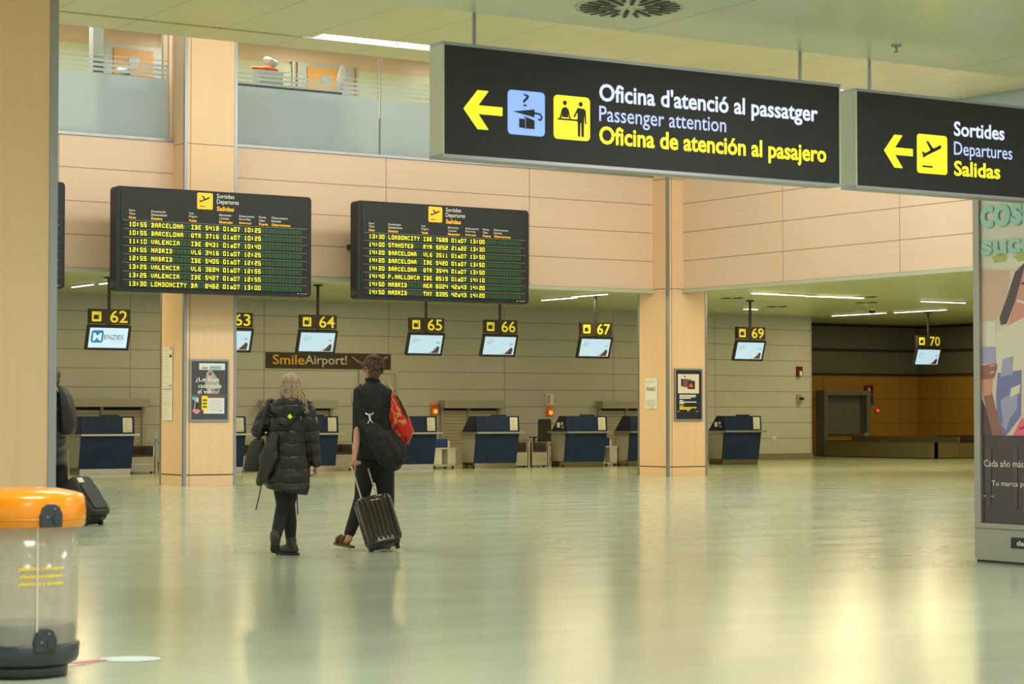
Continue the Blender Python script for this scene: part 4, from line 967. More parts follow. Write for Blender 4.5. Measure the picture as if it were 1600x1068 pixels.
poly([(1523, 620), (1530, 640), (1540, 680), (1523, 680)], hr, 6)
poly([(1582, 655), (1600, 645), (1740, 650), (1740, 680), (1570, 680)], pc, 7); poly([(1580, 668), (1600, 660), (1600, 663), (1580, 671)], hr, 8)
poly([(1700, 330), (1760, 330), (1770, 420), (1690, 420)], pk, 4); poly([(1690, 320), (1770, 310), (1780, 370), (1740, 345), (1700, 370)], hr, 5)
poly([(1527, 700), (1538, 700), (1536, 790), (1530, 790)], hr, 2); poly([(1571, 700), (1577, 700), (1576, 795), (1570, 795)], hr, 2); poly([(1584, 740), (1592, 730), (1590, 798), (1584, 798)], hr, 2)
k.build('poster_picture', bd)
M_mint = mat('print_mint', (.32, .62, .52), .35)
k = MB().text('cosas', .11, 2.94, .80, .20, M_mint, .0035, .035).text('suceden', .12, 2.70, 1.16, .18, M_mint, .0035, .035); k.build('mint_lettering', bd)
k = MB().text('Cada año más de 29 millones', .13, .84, .98, .06, M_lab, .012, 0).text('de personas', .62, .765, .42, .055, M_lab, .012, 0).text('Tu marca puede aparecer', .22, .66, .85, .06, M_lab, .012, 0).box(.11, .24, .016, .0195, .58, .584, M_lab); k.build('white_lettering', bd)
mp_ = MB().box(.46, .86, -.006, 0, .14, .235, M_black).build('name_plate', t); MB().text('dalmau', .53, .165, .26, .045, M_lab, -.008, .02).build('plate_lettering', mp_)

# ------------------------------------------------------------------ litter bin in the foreground
t = thing('recycling_bin', 'clear round litter bin with an orange lid and dark grey base', 'bin', (3.88, 10.47, 0))
M_lid = mat('orange_lid', (.86, .28, .001), .30, coat=.3); M_bb = mat('bin_grey', (.030, .040, .048), .4)
MB().lathe([(.001, 0), (.19, 0), (.215, .008), (.218, .05), (.205, .062), (.001, .062)], M_bb, 56).build('foot_ring', t, smooth=True, bevel=.003)
q_ = MB().lathe([(.001, .062), (.24, .062), (.262, .075), (.272, .10), (.274, .16), (.266, .168), (.262, .168), (.001, .15)], M_bb, 64).build('base', t, smooth=True)
MB().lathe([(.20, .165), (.252, .165), (.252, .25), (.245, .262), (.20, .262)], M_bb, 56).build('inner_collar', t, smooth=True)
MB().lathe([(.264, .165), (.266, .46), (.268, .745), (.262, .745), (.258, .165)], M_drum, 64).build('clear_drum', t, smooth=True)
random.seed(8)
bg_ = MB().lathe([(.05, .17), (.20, .18), (.225, .30), (.235, .50), (.242, .70), (.250, .74)], M_bag, 60)
bg_.v = [(x * (1 + .10 * noise.noise(Vector((x * 9, y * 9, z * 5)))), y * (1 + .10 * noise.noise(Vector((x * 9, y * 9, z * 5)))), z) for x, y, z in bg_.v]
# finer folds
b2 = MB(); n_ = 80; kz = 26
for i in range(kz):
    z_ = .18 + .56 * i / (kz - 1)
    for j in range(n_):
        a_ = 2 * PI * j / n_; v_ = Vector((math.cos(a_) * 2.4, math.sin(a_) * 2.4, z_ * 5)); r_ = .228 + .030 * noise.noise(v_) + .016 * noise.noise(v_ * 2.6) + .006 * noise.noise(v_ * 7)
        if i < 3: r_ *= .86 + .045 * i
        b2.v.append((r_ * math.cos(a_), r_ * math.sin(a_), z_))
b2.f = [(i * n_ + j, i * n_ + (j + 1) % n_, (i + 1) * n_ + (j + 1) % n_, (i + 1) * n_ + j) for i in range(kz - 1) for j in range(n_)]
b2.mats = [M_bag]; b2.mi = [0] * len(b2.f)
b2.build('bin_liner', t, smooth=True)
MB().lathe([(.262, .745), (.292, .745), (.299, .755), (.302, .82), (.296, .885), (.284, .905), (.24, .918), (.17, .932), (.09, .936), (.085, .90), (.085, .80), (.07, .80)], M_lid, 72).build('lid', t, smooth=True)
MB().lathe([(.3015, .782), (.3035, .784), (.3035, .787), (.3015, .789)], mat('lid_line', (.7, .25, .003), .4), 64).build('lid_groove', t, smooth=True)
MB().lathe([(.001, .80), (.086, .80), (.086, .81)], M_black, 30).build('opening', t)
def clip(a_deg, z0, h_, R):
    a_ = rad(a_deg); Mx = Matrix.Rotation(a_ + PI / 2, 4, 'Z') @ Matrix.Translation((0, -R, 0))
    k_ = MB(); w0 = .058
    k_.prism([(-w0, z0), (w0, z0), (w0 * 1.02, z0 + h_ * .55), (w0 * .75, z0 + h_ * .88), (w0 * .3, z0 + h_), (-w0 * .4, z0 + h_), (-w0 * .8, z0 + h_ * .85), (-w0 * 1.05, z0 + h_ * .5)], -.022, .02, M_bb, Mx)
    o_ = k_.build('clip', t, bevel=.008)
    k_ = MB().tube([Mx @ Vector((.022, -.03, z0 + h_ * .38)), Mx @ Vector((.022, -.018, z0 + h_ * .38))], .020, M_bb, 16); k_.build('knob', o_)
    k_ = MB()
    for dx, dz in ((-.025, .45), (.012, .80)): k_.tube([Mx @ Vector((dx, -.026, z0 + h_ * dz)), Mx @ Vector((dx, -.02, z0 + h_ * dz))], .005, M_alu, 8)
    k_.build('rivet', o_)
clip(-85.5, .748, .115, .292); clip(-85.5 + 180, .748, .115, .292); clip(-88, .135, .115, .262); clip(92, .135, .115, .262)
def bent(body, ac, z_, w_, h_, R, m):
    vs, fs = glyphs(body, .04)
    x0 = min(v[0] for v in vs); x1 = max(v[0] for v in vs); z0 = min(v[1] for v in vs); z1 = max(v[1] for v in vs)
    out = []
    for v in vs:
        a_ = rad(ac) + ((v[0] - x0) / (x1 - x0) - .5) * w_ / R; out.append((R * math.cos(a_), R * math.sin(a_), z_ + (v[1] - z0) / (z1 - z0) * h_))
    return out, fs
k_ = MB(); M_yt = mat('bin_yellow_print', (.95, .66, .0), .5)
for body, z_, w_ in (('plàstics i envasos', .533, .235), ('plastic containers', .496, .225), ('plásticos y envases', .459, .235)):
    v_, f_ = bent(body, -91, z_, w_, .024, .2695, M_yt); k_.add(v_, f_, M_yt)
k_.build('yellow_lettering', t)
Mx = Matrix.Rotation(rad(-97) + PI / 2, 4, 'Z'); MB().box(-.004, .004, -.272, -.266, .17, .745, mat('bin_seam', (.70, .66, .5), .4), Mx).build('drum_seam', t)
# floor stickers
o = MB().add([(4.19, 10.66, .002), (4.30, 10.72, .002), (4.50, 10.85, .002), (4.36, 10.90, .002), (4.17, 10.80, .002)], [(0, 1, 2, 3, 4)], mat('sticker_white', (.75, .72, .7), .6)).add([(4.22, 10.80, .003), (4.30, 10.745, .003), (4.47, 10.83, .003), (4.42, 10.87, .003)], [(0, 1, 2, 3)], mat('sticker_red', (.75, .12, .12), .6)).build('floor_sticker'); tag(o, 'red and white sticker on the floor at the foot of the bin', 'sticker')
k_ = MB(); k_.lathe([(.001, .002), (.13, .002)], mat('sticker_pale', (.60, .68, .68), .5), 30); k_.v = [(v[0] * 1.25, v[1], v[2]) for v in k_.v]
o = k_.build('floor_sticker', loc=(4.60, 10.82, 0), rot=(0, 0, rad(-33))); tag(o, 'pale bluish oval sticker on the floor right of the red one', 'sticker')

# ------------------------------------------------------------------ people
RZ = -rad(33)
M_skin = mat('skin', (.58, .30, .20), .55); M_coat = mat('black_quilted', (.012, .011, .010), .40, noise_amt=.4, noise_scale=14); M_trs = mat('black_trousers', (.008, .008, .009), .8)
M_shirt = mat('black_shirt', (.013, .014, .015), .85, noise_amt=.3, noise_scale=10); M_boot = mat('dark_boot', (.030, .026, .016), .5); M_hairb = mat('brown_hair', (.12, .066, .034), .5, noise_amt=.45, noise_scale=60)
def quilt_mat(m, step, strength):
    nt = m.node_tree; L = nt.links; b = nt.nodes['Principled BSDF']
    tc = nt.nodes.new('ShaderNodeTexCoord'); sx = nt.nodes.new('ShaderNodeSeparateXYZ'); n = nt.nodes.new('ShaderNodeTexNoise'); n.inputs['Scale'].default_value = 5; n.inputs['Detail'].default_value = 3
    L.new(tc.outputs['Object'], sx.inputs[0]); L.new(tc.outputs['Object'], n.inputs['Vector'])
    a = nt.nodes.new('ShaderNodeMath'); a.operation = 'MULTIPLY_ADD'; a.inputs[1].default_value = .09; L.new(n.outputs['Fac'], a.inputs[0]); L.new(sx.outputs['Z'], a.inputs[2])
    p = nt.nodes.new('ShaderNodeMath'); p.operation = 'PINGPONG'; p.inputs[1].default_value = step / 2; L.new(a.outputs[0], p.inputs[0])
    q = nt.nodes.new('ShaderNodeMath'); q.operation = 'POWER'; q.inputs[1].default_value = .45; L.new(p.outputs[0], q.inputs[0])
    bp = nt.nodes.new('ShaderNodeBump'); bp.inputs['Strength'].default_value = strength; bp.inputs['Distance'].default_value = .12; L.new(q.outputs[0], bp.inputs['Height']); L.new(bp.outputs[0], b.inputs['Normal'])
    n4 = nt.nodes.new('ShaderNodeTexNoise'); n4.inputs['Scale'].default_value = 22; n4.inputs['Detail'].default_value = 4; L.new(tc.outputs['Object'], n4.inputs['Vector'])
    b2_ = nt.nodes.new('ShaderNodeBump'); b2_.inputs['Strength'].default_value = .5; b2_.inputs['Distance'].default_value = .01; L.new(n4.outputs['Fac'], b2_.inputs['Height']); L.new(bp.outputs[0], b2_.inputs['Normal']); L.new(b2_.outputs[0], b.inputs['Normal'])
quilt_mat(M_coat, .12, .75)
def hand(mb, wrist, d, side, curl=.6, s=1.0, m=None, flip=False):
    """palm, four bent fingers of different lengths and a thumb; d = direction of the hand, side = +1/-1 thumb side along local axis"""
    d = Vector(d).normalized(); wr = Vector(wrist)
    a_ = Vector(side); a_ = (a_ - d * a_.dot(d)).normalized(); nrm = d.cross(a_).normalized() * (-1 if flip else 1)
    for q in (-1, 0, 1): mb.cap(wr + a_ * q * .018 * s, wr + d * .085 * s + a_ * q * .026 * s, .017 * s, .014 * s, m)
    for i, L_ in enumerate((.070, .080, .075, .058)):
        off = a_ * (.033 - .022 * i) * s; p0 = wr + d * .085 * s + off
        p1 = p0 + (d * math.cos(curl * .8) + nrm * math.sin(curl * .8)) * L_ * .5 * s
        p2 = p1 + (d * math.cos(curl * 1.9) + nrm * math.sin(curl * 1.9)) * L_ * .3 * s
        p3 = p2 + (d * math.cos(curl * 2.8) + nrm * math.sin(curl * 2.8)) * L_ * .25 * s
        mb.chain([p0, p1, p2, p3], [.0098 * s, .009 * s, .0082 * s, .0072 * s], m, 10)
    t0 = wr + d * .03 * s + a_ * .026 * s; t1 = t0 + (d * .6 + a_ * .8).normalized() * .035 * s; t2 = t1 + (d * .9 + a_ * .2 + nrm * .4).normalized() * .03 * s
    mb.chain([t0, t1, t2], [.014 * s, .011 * s, .009 * s], m, 10)
def head(mb, c, yaw, m, s=1.0, pitch=0):
    """skull, jaw, nose, ears, lips, brow; faces local +y turned by yaw"""
    R = Matrix.Translation(Vector(c)) @ Matrix.Rotation(yaw, 4, 'Z') @ Matrix.Rotation(pitch, 4, 'X')
    P = lambda x, y, z: R @ Vector((x * s, y * s, z * s))
    R3 = R.to_3x3()
    mb.ell(P(0, -.012, .025), (.076 * s, .094 * s, .098 * s), m, M=R3)
    mb.ell(P(0, .030, -.045), (.056 * s, .060 * s, .068 * s), m, M=R3)
    mb.ell(P(0, .068, -.092), (.026 * s, .022 * s, .022 * s), m, M=R3)
    mb.cap(P(0, .085, .015), P(0, .108, -.022), .010 * s, .016 * s, m); mb.ell(P(0, .090, -.055), (.024 * s, .012 * s, .010 * s), m, M=R3)
    mb.cap(P(-.03, .078, .034), P(.03, .078, .034), .012 * s, .012 * s, m)
    for q in (-1, 1):
        mb.ell(P(q * .078, -.008, -.005), (.010 * s, .020 * s, .034 * s), m, M=R3); mb.ell(P(q * .045, .055, -.02), (.022 * s, .022 * s, .022 * s), m, M=R3)
    return R
def eyes(R, parent, s=1.0):
    for q in (-1, 1):
        MB().ell(R @ Vector((q * .031 * s, .081 * s, .012 * s)), (.011 * s, .008 * s, .008 * s), mat('eye_white', (.8, .8, .78), .3)).build('eye', parent, smooth=True)
def quilt(mb, z0, amp=.008, step=.095, cx=0, cy=0):
    out = []
    for x, y, z in mb.v:
        ph = ((z - z0) / step) % 1.0; p = amp * (abs(math.sin(PI * ph)) ** .5 - .6) + .006 * noise.noise(Vector((x * 9, y * 9, z * 14)))
        d = Vector((x - cx, y - cy)); l_ = max(d.length, .02); out.append((x + d.x / l_ * p, y + d.y / l_ * p, z))
    mb.v = out

# woman in the long quilted coat
wm = thing('person', 'person with long fair hair in a long black quilted hooded coat, walking away', 'person', (9.15, 17.90, 0), RZ)
S = MB()
Rw = head(S, (.035, .01, 1.548), rad(8), M_skin, .98, rad(6))
S.chain([(.03, -.01, 1.36), (.033, 0, 1.50)], [.055, .050])
S.chain([(0, 0, .90), (0, .0, 1.12), (.01, 0, 1.32)], [.135, .125, .13])
S.chain([(-.15, 0, 1.36), (.17, 0, 1.36)], [.055, .055])
S.chain([(.185, 0, 1.345), (.235, -.02, 1.08), (.265, .03, .845)], [.045, .036, .024]); hand(S, (.265, .03, .84), (-.02, .06, -1), (-.35, 1, 0), .8, .95, None, True)
S.chain([(-.17, 0, 1.345), (-.27, -.01, 1.14), (-.16, .20, 1.20)], [.045, .036, .025]); hand(S, (-.16, .20, 1.20), (.6, .3, .6), (0, -.4, 1), .9, .92)
S.chain([(-.07, 0, .88), (-.035, .01, .46), (-.078, -.20, .17)], [.085, .055, .036]); S.chain([(-.078, -.20, .17), (-.095, -.13, .10)], [.030, .022])
S.chain([(.06, 0, .88), (.0, .05, .46), (.03, .03, .12)], [.085, .055, .036]); S.chain([(.03, .03, .10), (-.03, .10, .05)], [.034, .028])
S.mats = [M_skin]; S.mi = [0] * len(S.f)
S.build('body', wm, remesh=.008, smooth_it=2); eyes(Rw, wm, .98)
T = MB()
T.chain([(-.07, .0, .92), (-.055, .02, .66), (-.035, .01, .47), (-.055, -.10, .32), (-.078, -.20, .19)], [.105, .085, .068, .062, .050], M_trs)
T.chain([(.065, 0, .92), (.035, .02, .66), (.0, .05, .47), (.022, .05, .30), (.032, .03, .15)], [.105, .088, .070, .064, .048], M_trs)
T.build('trousers', wm, remesh=.012, smooth_it=3)
def boot(ank, toe, heel_up, nm='boot'):
    a_ = Vector(ank); tv = Vector(toe); k_ = MB(); he = a_ + (a_ - tv) * .28; he.z = heel_up
    k_.chain([a_ + Vector((0, 0, .045)), a_ + Vector((0, 0, .0))], [.050, .050], M_boot)
    k_.chain([he + Vector((0, 0, .042)), (tv + he) / 2 + Vector((0, 0, .048)), tv + Vector((0, 0, .032))], [.044, .046, .036], M_boot)
    k_.chain([a_, he + Vector((0, 0, .045))], [.050, .044], M_boot)
    b_ = k_.build(nm, wm, remesh=.007, smooth_it=2)
    dv = (tv - he); dv.z = tv.z - he.z; pts = []
    s_ = MB(); L_ = dv.length; u = dv.normalized(); sd = Vector((-u.y, u.x, 0)).normalized(); up = u.cross(sd) * -1
    if up.z < 0: up = -up
    prof = [(-.045, .030), (0, .040), (L_ * .5, .043), (L_ * .8, .046), (L_ + .02, .036), (L_ + .04, .012)]
    top = [he + u * a1 + sd * b1 + up * .014 for a1, b1 in prof] + [he + u * a1 - sd * b1 + up * .014 for a1, b1 in prof[::-1]]
    bot = [p - up * .022 for p in top]; n = len(top)
    s_.add(top + bot, [tuple(range(n)), tuple(range(2 * n - 1, n - 1, -1))] + [(i, i + n, (i + 1) % n + n, (i + 1) % n) for i in range(n)], M_rubber); s_.build('sole', b_, bevel=.003)
boot((-.085, -.20, .155), (-.10, -.07, .045), .135); boot((.035, .03, .10), (-.075, .12, .01), .010)
K = MB()
K.loft([(-.0, -.01, .585, .185, .165, -.17), (-.01, -.01, .65, .212, .175, -.12), (-.005, -.01, .78, .212, .17, -.04), (.0, -.01, .95, .205, .16), (.01, -.01, 1.12, .198, .15), (.01, -.01, 1.26, .205, .145), (.012, -.01, 1.36, .19, .13), (.02, -.01, 1.42, .12, .10), (.02, -.01, 1.445, .07, .07)], M_coat, 44)
quilt(K, .60, .018, .11)
A1 = MB().chain([(.175, -.005, 1.355), (.222, -.03, 1.20), (.238, -.02, 1.06)], [.078, .074, .068], M_coat).chain([(.238, -.02, 1.06), (.262, .02, .86)], [.068, .056], M_coat)
A2 = MB().chain([(-.16, -.005, 1.345), (-.225, -.02, 1.24), (-.262, -.03, 1.15)], [.078, .076, .070], M_coat).chain([(-.262, -.03, 1.15), (-.16, .16, 1.18)], [.068, .055], M_coat)
for a_ in (A1, A2): quilt(a_, .6, .006, .095, .22 if a_ is A1 else -.22, 0)
K.add(A1.v, A1.f, M_coat); K.add(A2.v, A2.f, M_coat)
ct = K.build('coat', wm, remesh=.008, smooth_it=1)
H_ = MB(); H_.ell((.01, -.085, 1.35), (.168, .095, .115), M_coat); H_.ell((.0, -.13, 1.27), (.095, .05, .10), M_coat); H_.ell((.02, -.02, 1.40), (.135, .11, .06), M_coat)
H_.chain([(-.12, -.02, 1.37), (-.06, -.14, 1.30), (0, -.16, 1.20)], [.04, .035, .03], M_coat); H_.chain([(.14, -.02, 1.37), (.08, -.14, 1.30), (.01, -.16, 1.20)], [.04, .035, .03], M_coat)
H_.build('hood', ct, remesh=.010, smooth_it=3)
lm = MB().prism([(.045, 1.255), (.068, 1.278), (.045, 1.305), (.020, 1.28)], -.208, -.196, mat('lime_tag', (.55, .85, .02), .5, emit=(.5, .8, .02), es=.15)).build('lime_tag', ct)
MB().tube([(-.225, -.10, .66), (-.245, -.11, .55), (-.275, -.11, .42)], .006, M_black, 6).tube([(.10, -.10, .58), (.105, -.10, .48), (.108, -.10, .38)], .007, M_black, 6).build('drawstring', ct)
# hair: cap plus wavy strands
HR = MB(); M_hw = mat('fair_hair', (.38, .29, .18), .5, noise_amt=.5, noise_scale=50)
HR.ell((.035, -.008, 1.572), (.090, .108, .102), M_hw, 24, 14); HR.ell((.038, -.05, 1.49), (.088, .065, .10), M_hw, 24, 14)
random.seed(11)
for i in range(64):
    a_ = rad(random.uniform(170, 372)); x0 = .035 + .082 * math.cos(a_); y0 = -.01 + .098 * math.sin(a_)
    right = math.cos(a_) > .15
    L_ = random.uniform(.18, .30) if right else random.uniform(.10, .17)
    pts = []; rs = []; drift = random.uniform(.03, .14) if right else random.uniform(-.02, .01); ph = random.uniform(0, 6)
    for j in range(8):
        u = j / 7; pts.append((x0 + drift * u ** 1.3 + .012 * math.sin(ph + u * 10), y0 * (1 - .1 * u) - (.03 if not right else .015) * u + .005 * math.cos(ph + u * 8), 1.585 - (L_ + .05) * u)); rs.append(.013 * (1 - .55 * u))
    HR.tube(pts, rs, M_hw, 6)
for i in range(26):
    a_ = rad(random.uniform(180, 360)); x0, y0 = .035, -.01; pts = []
    for j in range(6):
        e_ = rad(88 - 17 * j); pts.append((.035 + .093 * math.cos(e_) * math.cos(a_), -.008 + .111 * math.cos(e_) * math.sin(a_), 1.572 + .104 * math.sin(e_)))
    HR.tube(pts, .007, M_hw, 6)
HR.build('hair', wm, smooth=True)
# her shoulder bag and the jacket hanging over it
def at_w(o): o.parent = None; return o
tb = thing('shoulder_bag', 'dark green shoulder bag hanging at the left side of the quilted coat', 'bag', (9.15, 17.90, 0), RZ)
M_bagg = mat('bag_green_black', (.020, .026, .020), .6)
k_ = MB(); k_.loft([(-.305, -.07, .775, .075, .05), (-.30, -.07, .80, .095, .062), (-.285, -.07, .93, .085, .06), (-.265, -.07, 1.045, .062, .045), (-.255, -.07, 1.075, .04, .03)], M_bagg, 28, True, 3.2); k_.build('bag_body', tb, smooth=True)
MB().tube([(-.255, -.085, 1.06), (-.235, -.14, 1.16), (-.195, -.13, 1.30), (-.165, -.09, 1.425), (-.14, -.0, 1.44), (-.13, .1, 1.38)], .019, mat('bag_strap', (.035, .035, .032), .7), 8, flat=.35).build('strap', tb, smooth=True)
MB().ell((-.178, -.172, 1.13), (.009, .006, .009), M_lab).build('stud', tb)
o = MB(); M_jk = mat('grey_black_jacket', (.024, .023, .020), .5, noise_amt=.4, noise_scale=12)
o.chain([(-.10, -.165, 1.10), (-.14, -.185, .98), (-.19, -.18, .82), (-.235, -.165, .68)], [.045, .066, .056, .038], M_jk)
o.chain([(-.12, -.17, 1.06), (-.11, -.195, .92), (-.15, -.195, .80), (-.19, -.18, .70)], [.04, .052, .042, .030], M_jk).chain([(-.16, -.17, 1.0), (-.215, -.16, .90), (-.22, -.16, .78)], [.035, .035, .028], M_jk)
o.v = [(x + .020 * noise.noise(Vector((x * 16, y * 16, z * 9))), y + .030 * noise.noise(Vector((x * 18, 5, z * 11))), z) for x, y, z in o.v]
o = o.build('jacket', None, remesh=.007, smooth_it=1, loc=(9.15, 17.90, 0), rot=(0, 0, RZ)); tag(o, 'spare dark jacket draped from the shoulder bag of the fair haired walker', 'jacket')

# man with the suitcase
mn = thing('person', 'tall person in a black shirt with rolled sleeves and sandals, pulling a suitcase', 'person', (10.25, 18.25, 0), RZ)
S = MB()
Rm = head(S, (-.012, .0, 1.735), rad(38), M_skin, 1.0, rad(14))
S.chain([(.012, .0, 1.54), (-.005, -.005, 1.68)], [.045, .052])
S.chain([(.02, .01, 1.0), (.02, .01, 1.22), (.02, .01, 1.44)], [.10, .095, .095]); S.chain([(-.12, 0, 1.49), (.155, 0, 1.48)], [.045, .045])
S.chain([(-.135, 0, 1.50), (-.135, -.03, 1.20)], [.048, .042]); S.chain([(-.135, -.03, 1.20), (-.155, -.14, .955)], [.043, .030]); hand(S, (-.155, -.145, .945), (-.15, -.35, -1), (-.3, 1, 0), .95, 1.08)
S.chain([(.175, 0, 1.48), (.20, .10, 1.24), (.12, .27, 1.32)], [.046, .038, .028]); hand(S, (.12, .27, 1.32), (-.5, .3, .5), (0, -.4, 1), .9, 1.0)
S.chain([(-.06, 0, .95), (-.105, .06, .50), (-.215, -.12, .15)], [.09, .06, .040]); S.chain([(-.215, -.13, .11), (-.245, -.05, .07), (-.31, .0, .085)], [.036, .034, .026])
S.chain([(.10, 0, .95), (.125, .08, .50), (.135, .12, .12)], [.09, .06, .040]); S.chain([(.135, .11, .06), (.11, .28, .035)], [.036, .028])
S.mats = [M_skin]; S.mi = [0] * len(S.f); S.build('body', mn, remesh=.008, smooth_it=2); eyes(Rm, mn)
T = MB()
T.chain([(-.045, .0, .97), (-.075, .03, .72), (-.105, .05, .50), (-.16, -.03, .32), (-.212, -.11, .165)], [.115, .098, .076, .066, .054], M_trs)
T.chain([(.09, 0, .97), (.11, .04, .72), (.125, .08, .50), (.13, .10, .30), (.135, .12, .12)], [.12, .10, .082, .070, .058], M_trs); T.build('trousers', mn, remesh=.012, smooth_it=3)
K = MB(); K.loft([(.04, -.01, .86, .185, .15, -.12), (.035, -.01, .93, .188, .152, -.10), (.025, -.01, 1.08, .178, .142), (.02, -.01, 1.25, .182, .142), (.018, -.01, 1.40, .190, .138), (.015, -.01, 1.50, .185, .122), (.01, -.01, 1.565, .125, .098), (.0, -.005, 1.61, .068, .068), (-.003, 0, 1.645, .058, .060)], M_shirt, 44)
K.v = [(x + .008 * noise.noise(Vector((x * 12, y * 12, z * 5))), y - .026 * noise.noise(Vector((x * 16, 3, z * 5))), z) for x, y, z in K.v]
K.chain([(-.125, 0, 1.505), (-.135, -.012, 1.33), (-.138, -.03, 1.10)], [.068, .062, .058], M_shirt).chain([(-.138, -.034, 1.10), (-.141, -.050, 1.045)], [.064, .060], M_shirt)
K.chain([(.165, 0, 1.475), (.195, .07, 1.30), (.17, .18, 1.27)], [.072, .064, .056], M_shirt)
sh = K.build('shirt', mn, remesh=.010, smooth_it=2)
MB().chain([(-.06, -.02, 1.632), (0, -.062, 1.65), (.055, -.02, 1.62)], [.016, .018, .016], M_shirt).build('collar', sh, smooth=True)
HR = MB(); HR.ell(Rm @ Vector((0, -.022, .045)), (.080, .094, .090), M_hairb, 26, 16, Rm.to_3x3()); HR.ell(Rm @ Vector((0, -.055, -.02)), (.072, .055, .075), M_hairb, 24, 14, Rm.to_3x3())
random.seed(5)
for i in range(420):
    a_ = random.uniform(0, 2 * PI); e_ = random.uniform(rad(-32), rad(88)); p = Vector((.080 * math.cos(e_) * math.cos(a_), -.024 + .096 * math.cos(e_) * math.sin(a_), .042 + .092 * math.sin(e_)))
    if p.y > .045 and p.z < .075: continue
    d_ = Vector((p.x * .5 + random.uniform(-.03, .03), p.y * .5 - .02, -.06 if e_ < .8 else .0)).normalized(); q1 = p + Vector((p.x, p.y + .02, p.z)).normalized() * .010 + d_ * .012
    HR.tube([Rm @ p, Rm @ ((p + q1) / 2 + p * .04), Rm @ (q1 + d_ * .014)], [.0075, .006, .002], M_hairb, 5)
HR.build('hair', mn, smooth=True)
M_sand = mat('brown_leather', (.13, .065, .030), .6)
def sandal(hl, toe, up):
    hl, toe = Vector(hl), Vector(toe); u = (toe - hl).normalized(); L_ = (toe - hl).length; sd = u.cross(Vector((0, 0, 1))).normalized(); upv = sd.cross(u)
    prof = [(-.03, .026), (.02, .036), (L_ * .5, .038), (L_ * .8, .046), (L_ + .02, .034), (L_ + .035, .01)]
    top = [hl + u * a1 + sd * b1 for a1, b1 in prof] + [hl + u * a1 - sd * b1 for a1, b1 in prof[::-1]]; bot = [p - upv * .024 for p in top]; n = len(top)
    s_ = MB().add(top + bot, [tuple(range(n)), tuple(range(2 * n - 1, n - 1, -1))] + [(i, i + n, (i + 1) % n + n, (i + 1) % n) for i in range(n)], M_sand)
    sd_ = s_.build('sandal', mn, bevel=.004)
    for f_ in (.50, .78):
        c_ = hl + u * L_ * f_; MB().tube([c_ + sd * .045, c_ + sd * .038 + upv * .045, c_ + upv * .066, c_ - sd * .038 + upv * .045, c_ - sd * .045], .014, M_sand, 8, flat=1.6).build('strap', sd_, smooth=True)
sandal((-.195, -.15, .045), (-.34, .03, .065), 1); sandal((.14, .06, .026), (.11, .26, .026), 1)
# sling bag and its snap hook
tb = thing('sling_bag', 'big soft black sling bag with a silver snap hook on the black shirt', 'bag', (10.25, 18.25, 0), RZ)
k_ = MB()
k_.chain([(-.05, -.17, 1.21), (.02, -.19, 1.14), (.10, -.19, 1.03), (.16, -.17, .92)], [.05, .085, .12, .13], M_shirt); k_.chain([(.16, -.17, .92), (.25, -.14, .90), (.285, -.12, .96)], [.13, .09, .05], M_shirt); k_.chain([(.14, -.16, .92), (.20, -.16, .83)], [.10, .085], M_shirt); k_.chain([(.16, -.15, 1.10), (.27, -.12, .98)], [.06, .06], M_shirt)
k_.v = [(x + .022 * noise.noise(Vector((x * 13, y * 13, z * 10))), y + .045 * noise.noise(Vector((x * 15, 5, z * 13))), z + .012 * noise.noise(Vector((x * 12, 9, z * 12)))) for x, y, z in k_.v]
k_.build('bag_body', tb, remesh=.009, smooth_it=1)
MB().tube([(-.06, -.19, 1.27), (-.12, -.17, 1.36), (-.14, -.10, 1.50), (-.12, .02, 1.58), (-.06, .12, 1.50)], .018, M_shirt, 8, flat=.4).build('strap', tb, smooth=True)
M_sil = mat('silver', (.75, .74, .72), .25, .9)
MB().tube([(-.055, -.205, 1.31), (-.035, -.215, 1.295), (-.02, -.22, 1.30), (.0, -.215, 1.295), (.02, -.205, 1.312)], .007, M_sil, 8).tube([(-.018, -.22, 1.30), (-.014, -.222, 1.26), (-.002, -.222, 1.235)], .009, M_sil, 8).tube([(-.002, -.222, 1.235), (.015, -.22, 1.215), (.028, -.22, 1.205)], .007, M_sil, 8).tube([(-.012, -.222, 1.25), (-.03, -.22, 1.22), (-.035, -.22, 1.19)], .007, M_sil, 8).build('snap_hook', tb)
# red bag on the right shoulder
tb = thing('red_bag', 'red and orange patterned cloth bag on the right shoulder of the suitcase puller', 'bag', (10.25, 18.25, 0), RZ)
M_redb = bpy.data.materials.new('red_pattern'); M_redb.use_nodes = True; nt = M_redb.node_tree; b_ = nt.nodes['Principled BSDF']; b_.inputs['Roughness'].default_value = .8
tc = nt.nodes.new('ShaderNodeTexCoord'); vr = nt.nodes.new('ShaderNodeTexNoise'); vr.inputs['Scale'].default_value = 11; vr.inputs['Detail'].default_value = 1; cr2 = nt.nodes.new('ShaderNodeValToRGB'); cr2.color_ramp.interpolation = 'CONSTANT'
cr2.color_ramp.elements[0].color = (.03, .035, .01, 1); cr2.color_ramp.elements[1].position = .38; cr2.color_ramp.elements[1].color = (.55, .02, .012, 1)
e_ = cr2.color_ramp.elements.new(.56); e_.color = (.60, .24, .06, 1); e_ = cr2.color_ramp.elements.new(.66); e_.color = (.55, .02, .015, 1)
nt.links.new(tc.outputs['Object'], vr.inputs['Vector']); nt.links.new(vr.outputs['Fac'], cr2.inputs[0]); nt.links.new(cr2.outputs[0], b_.inputs['Base Color'])
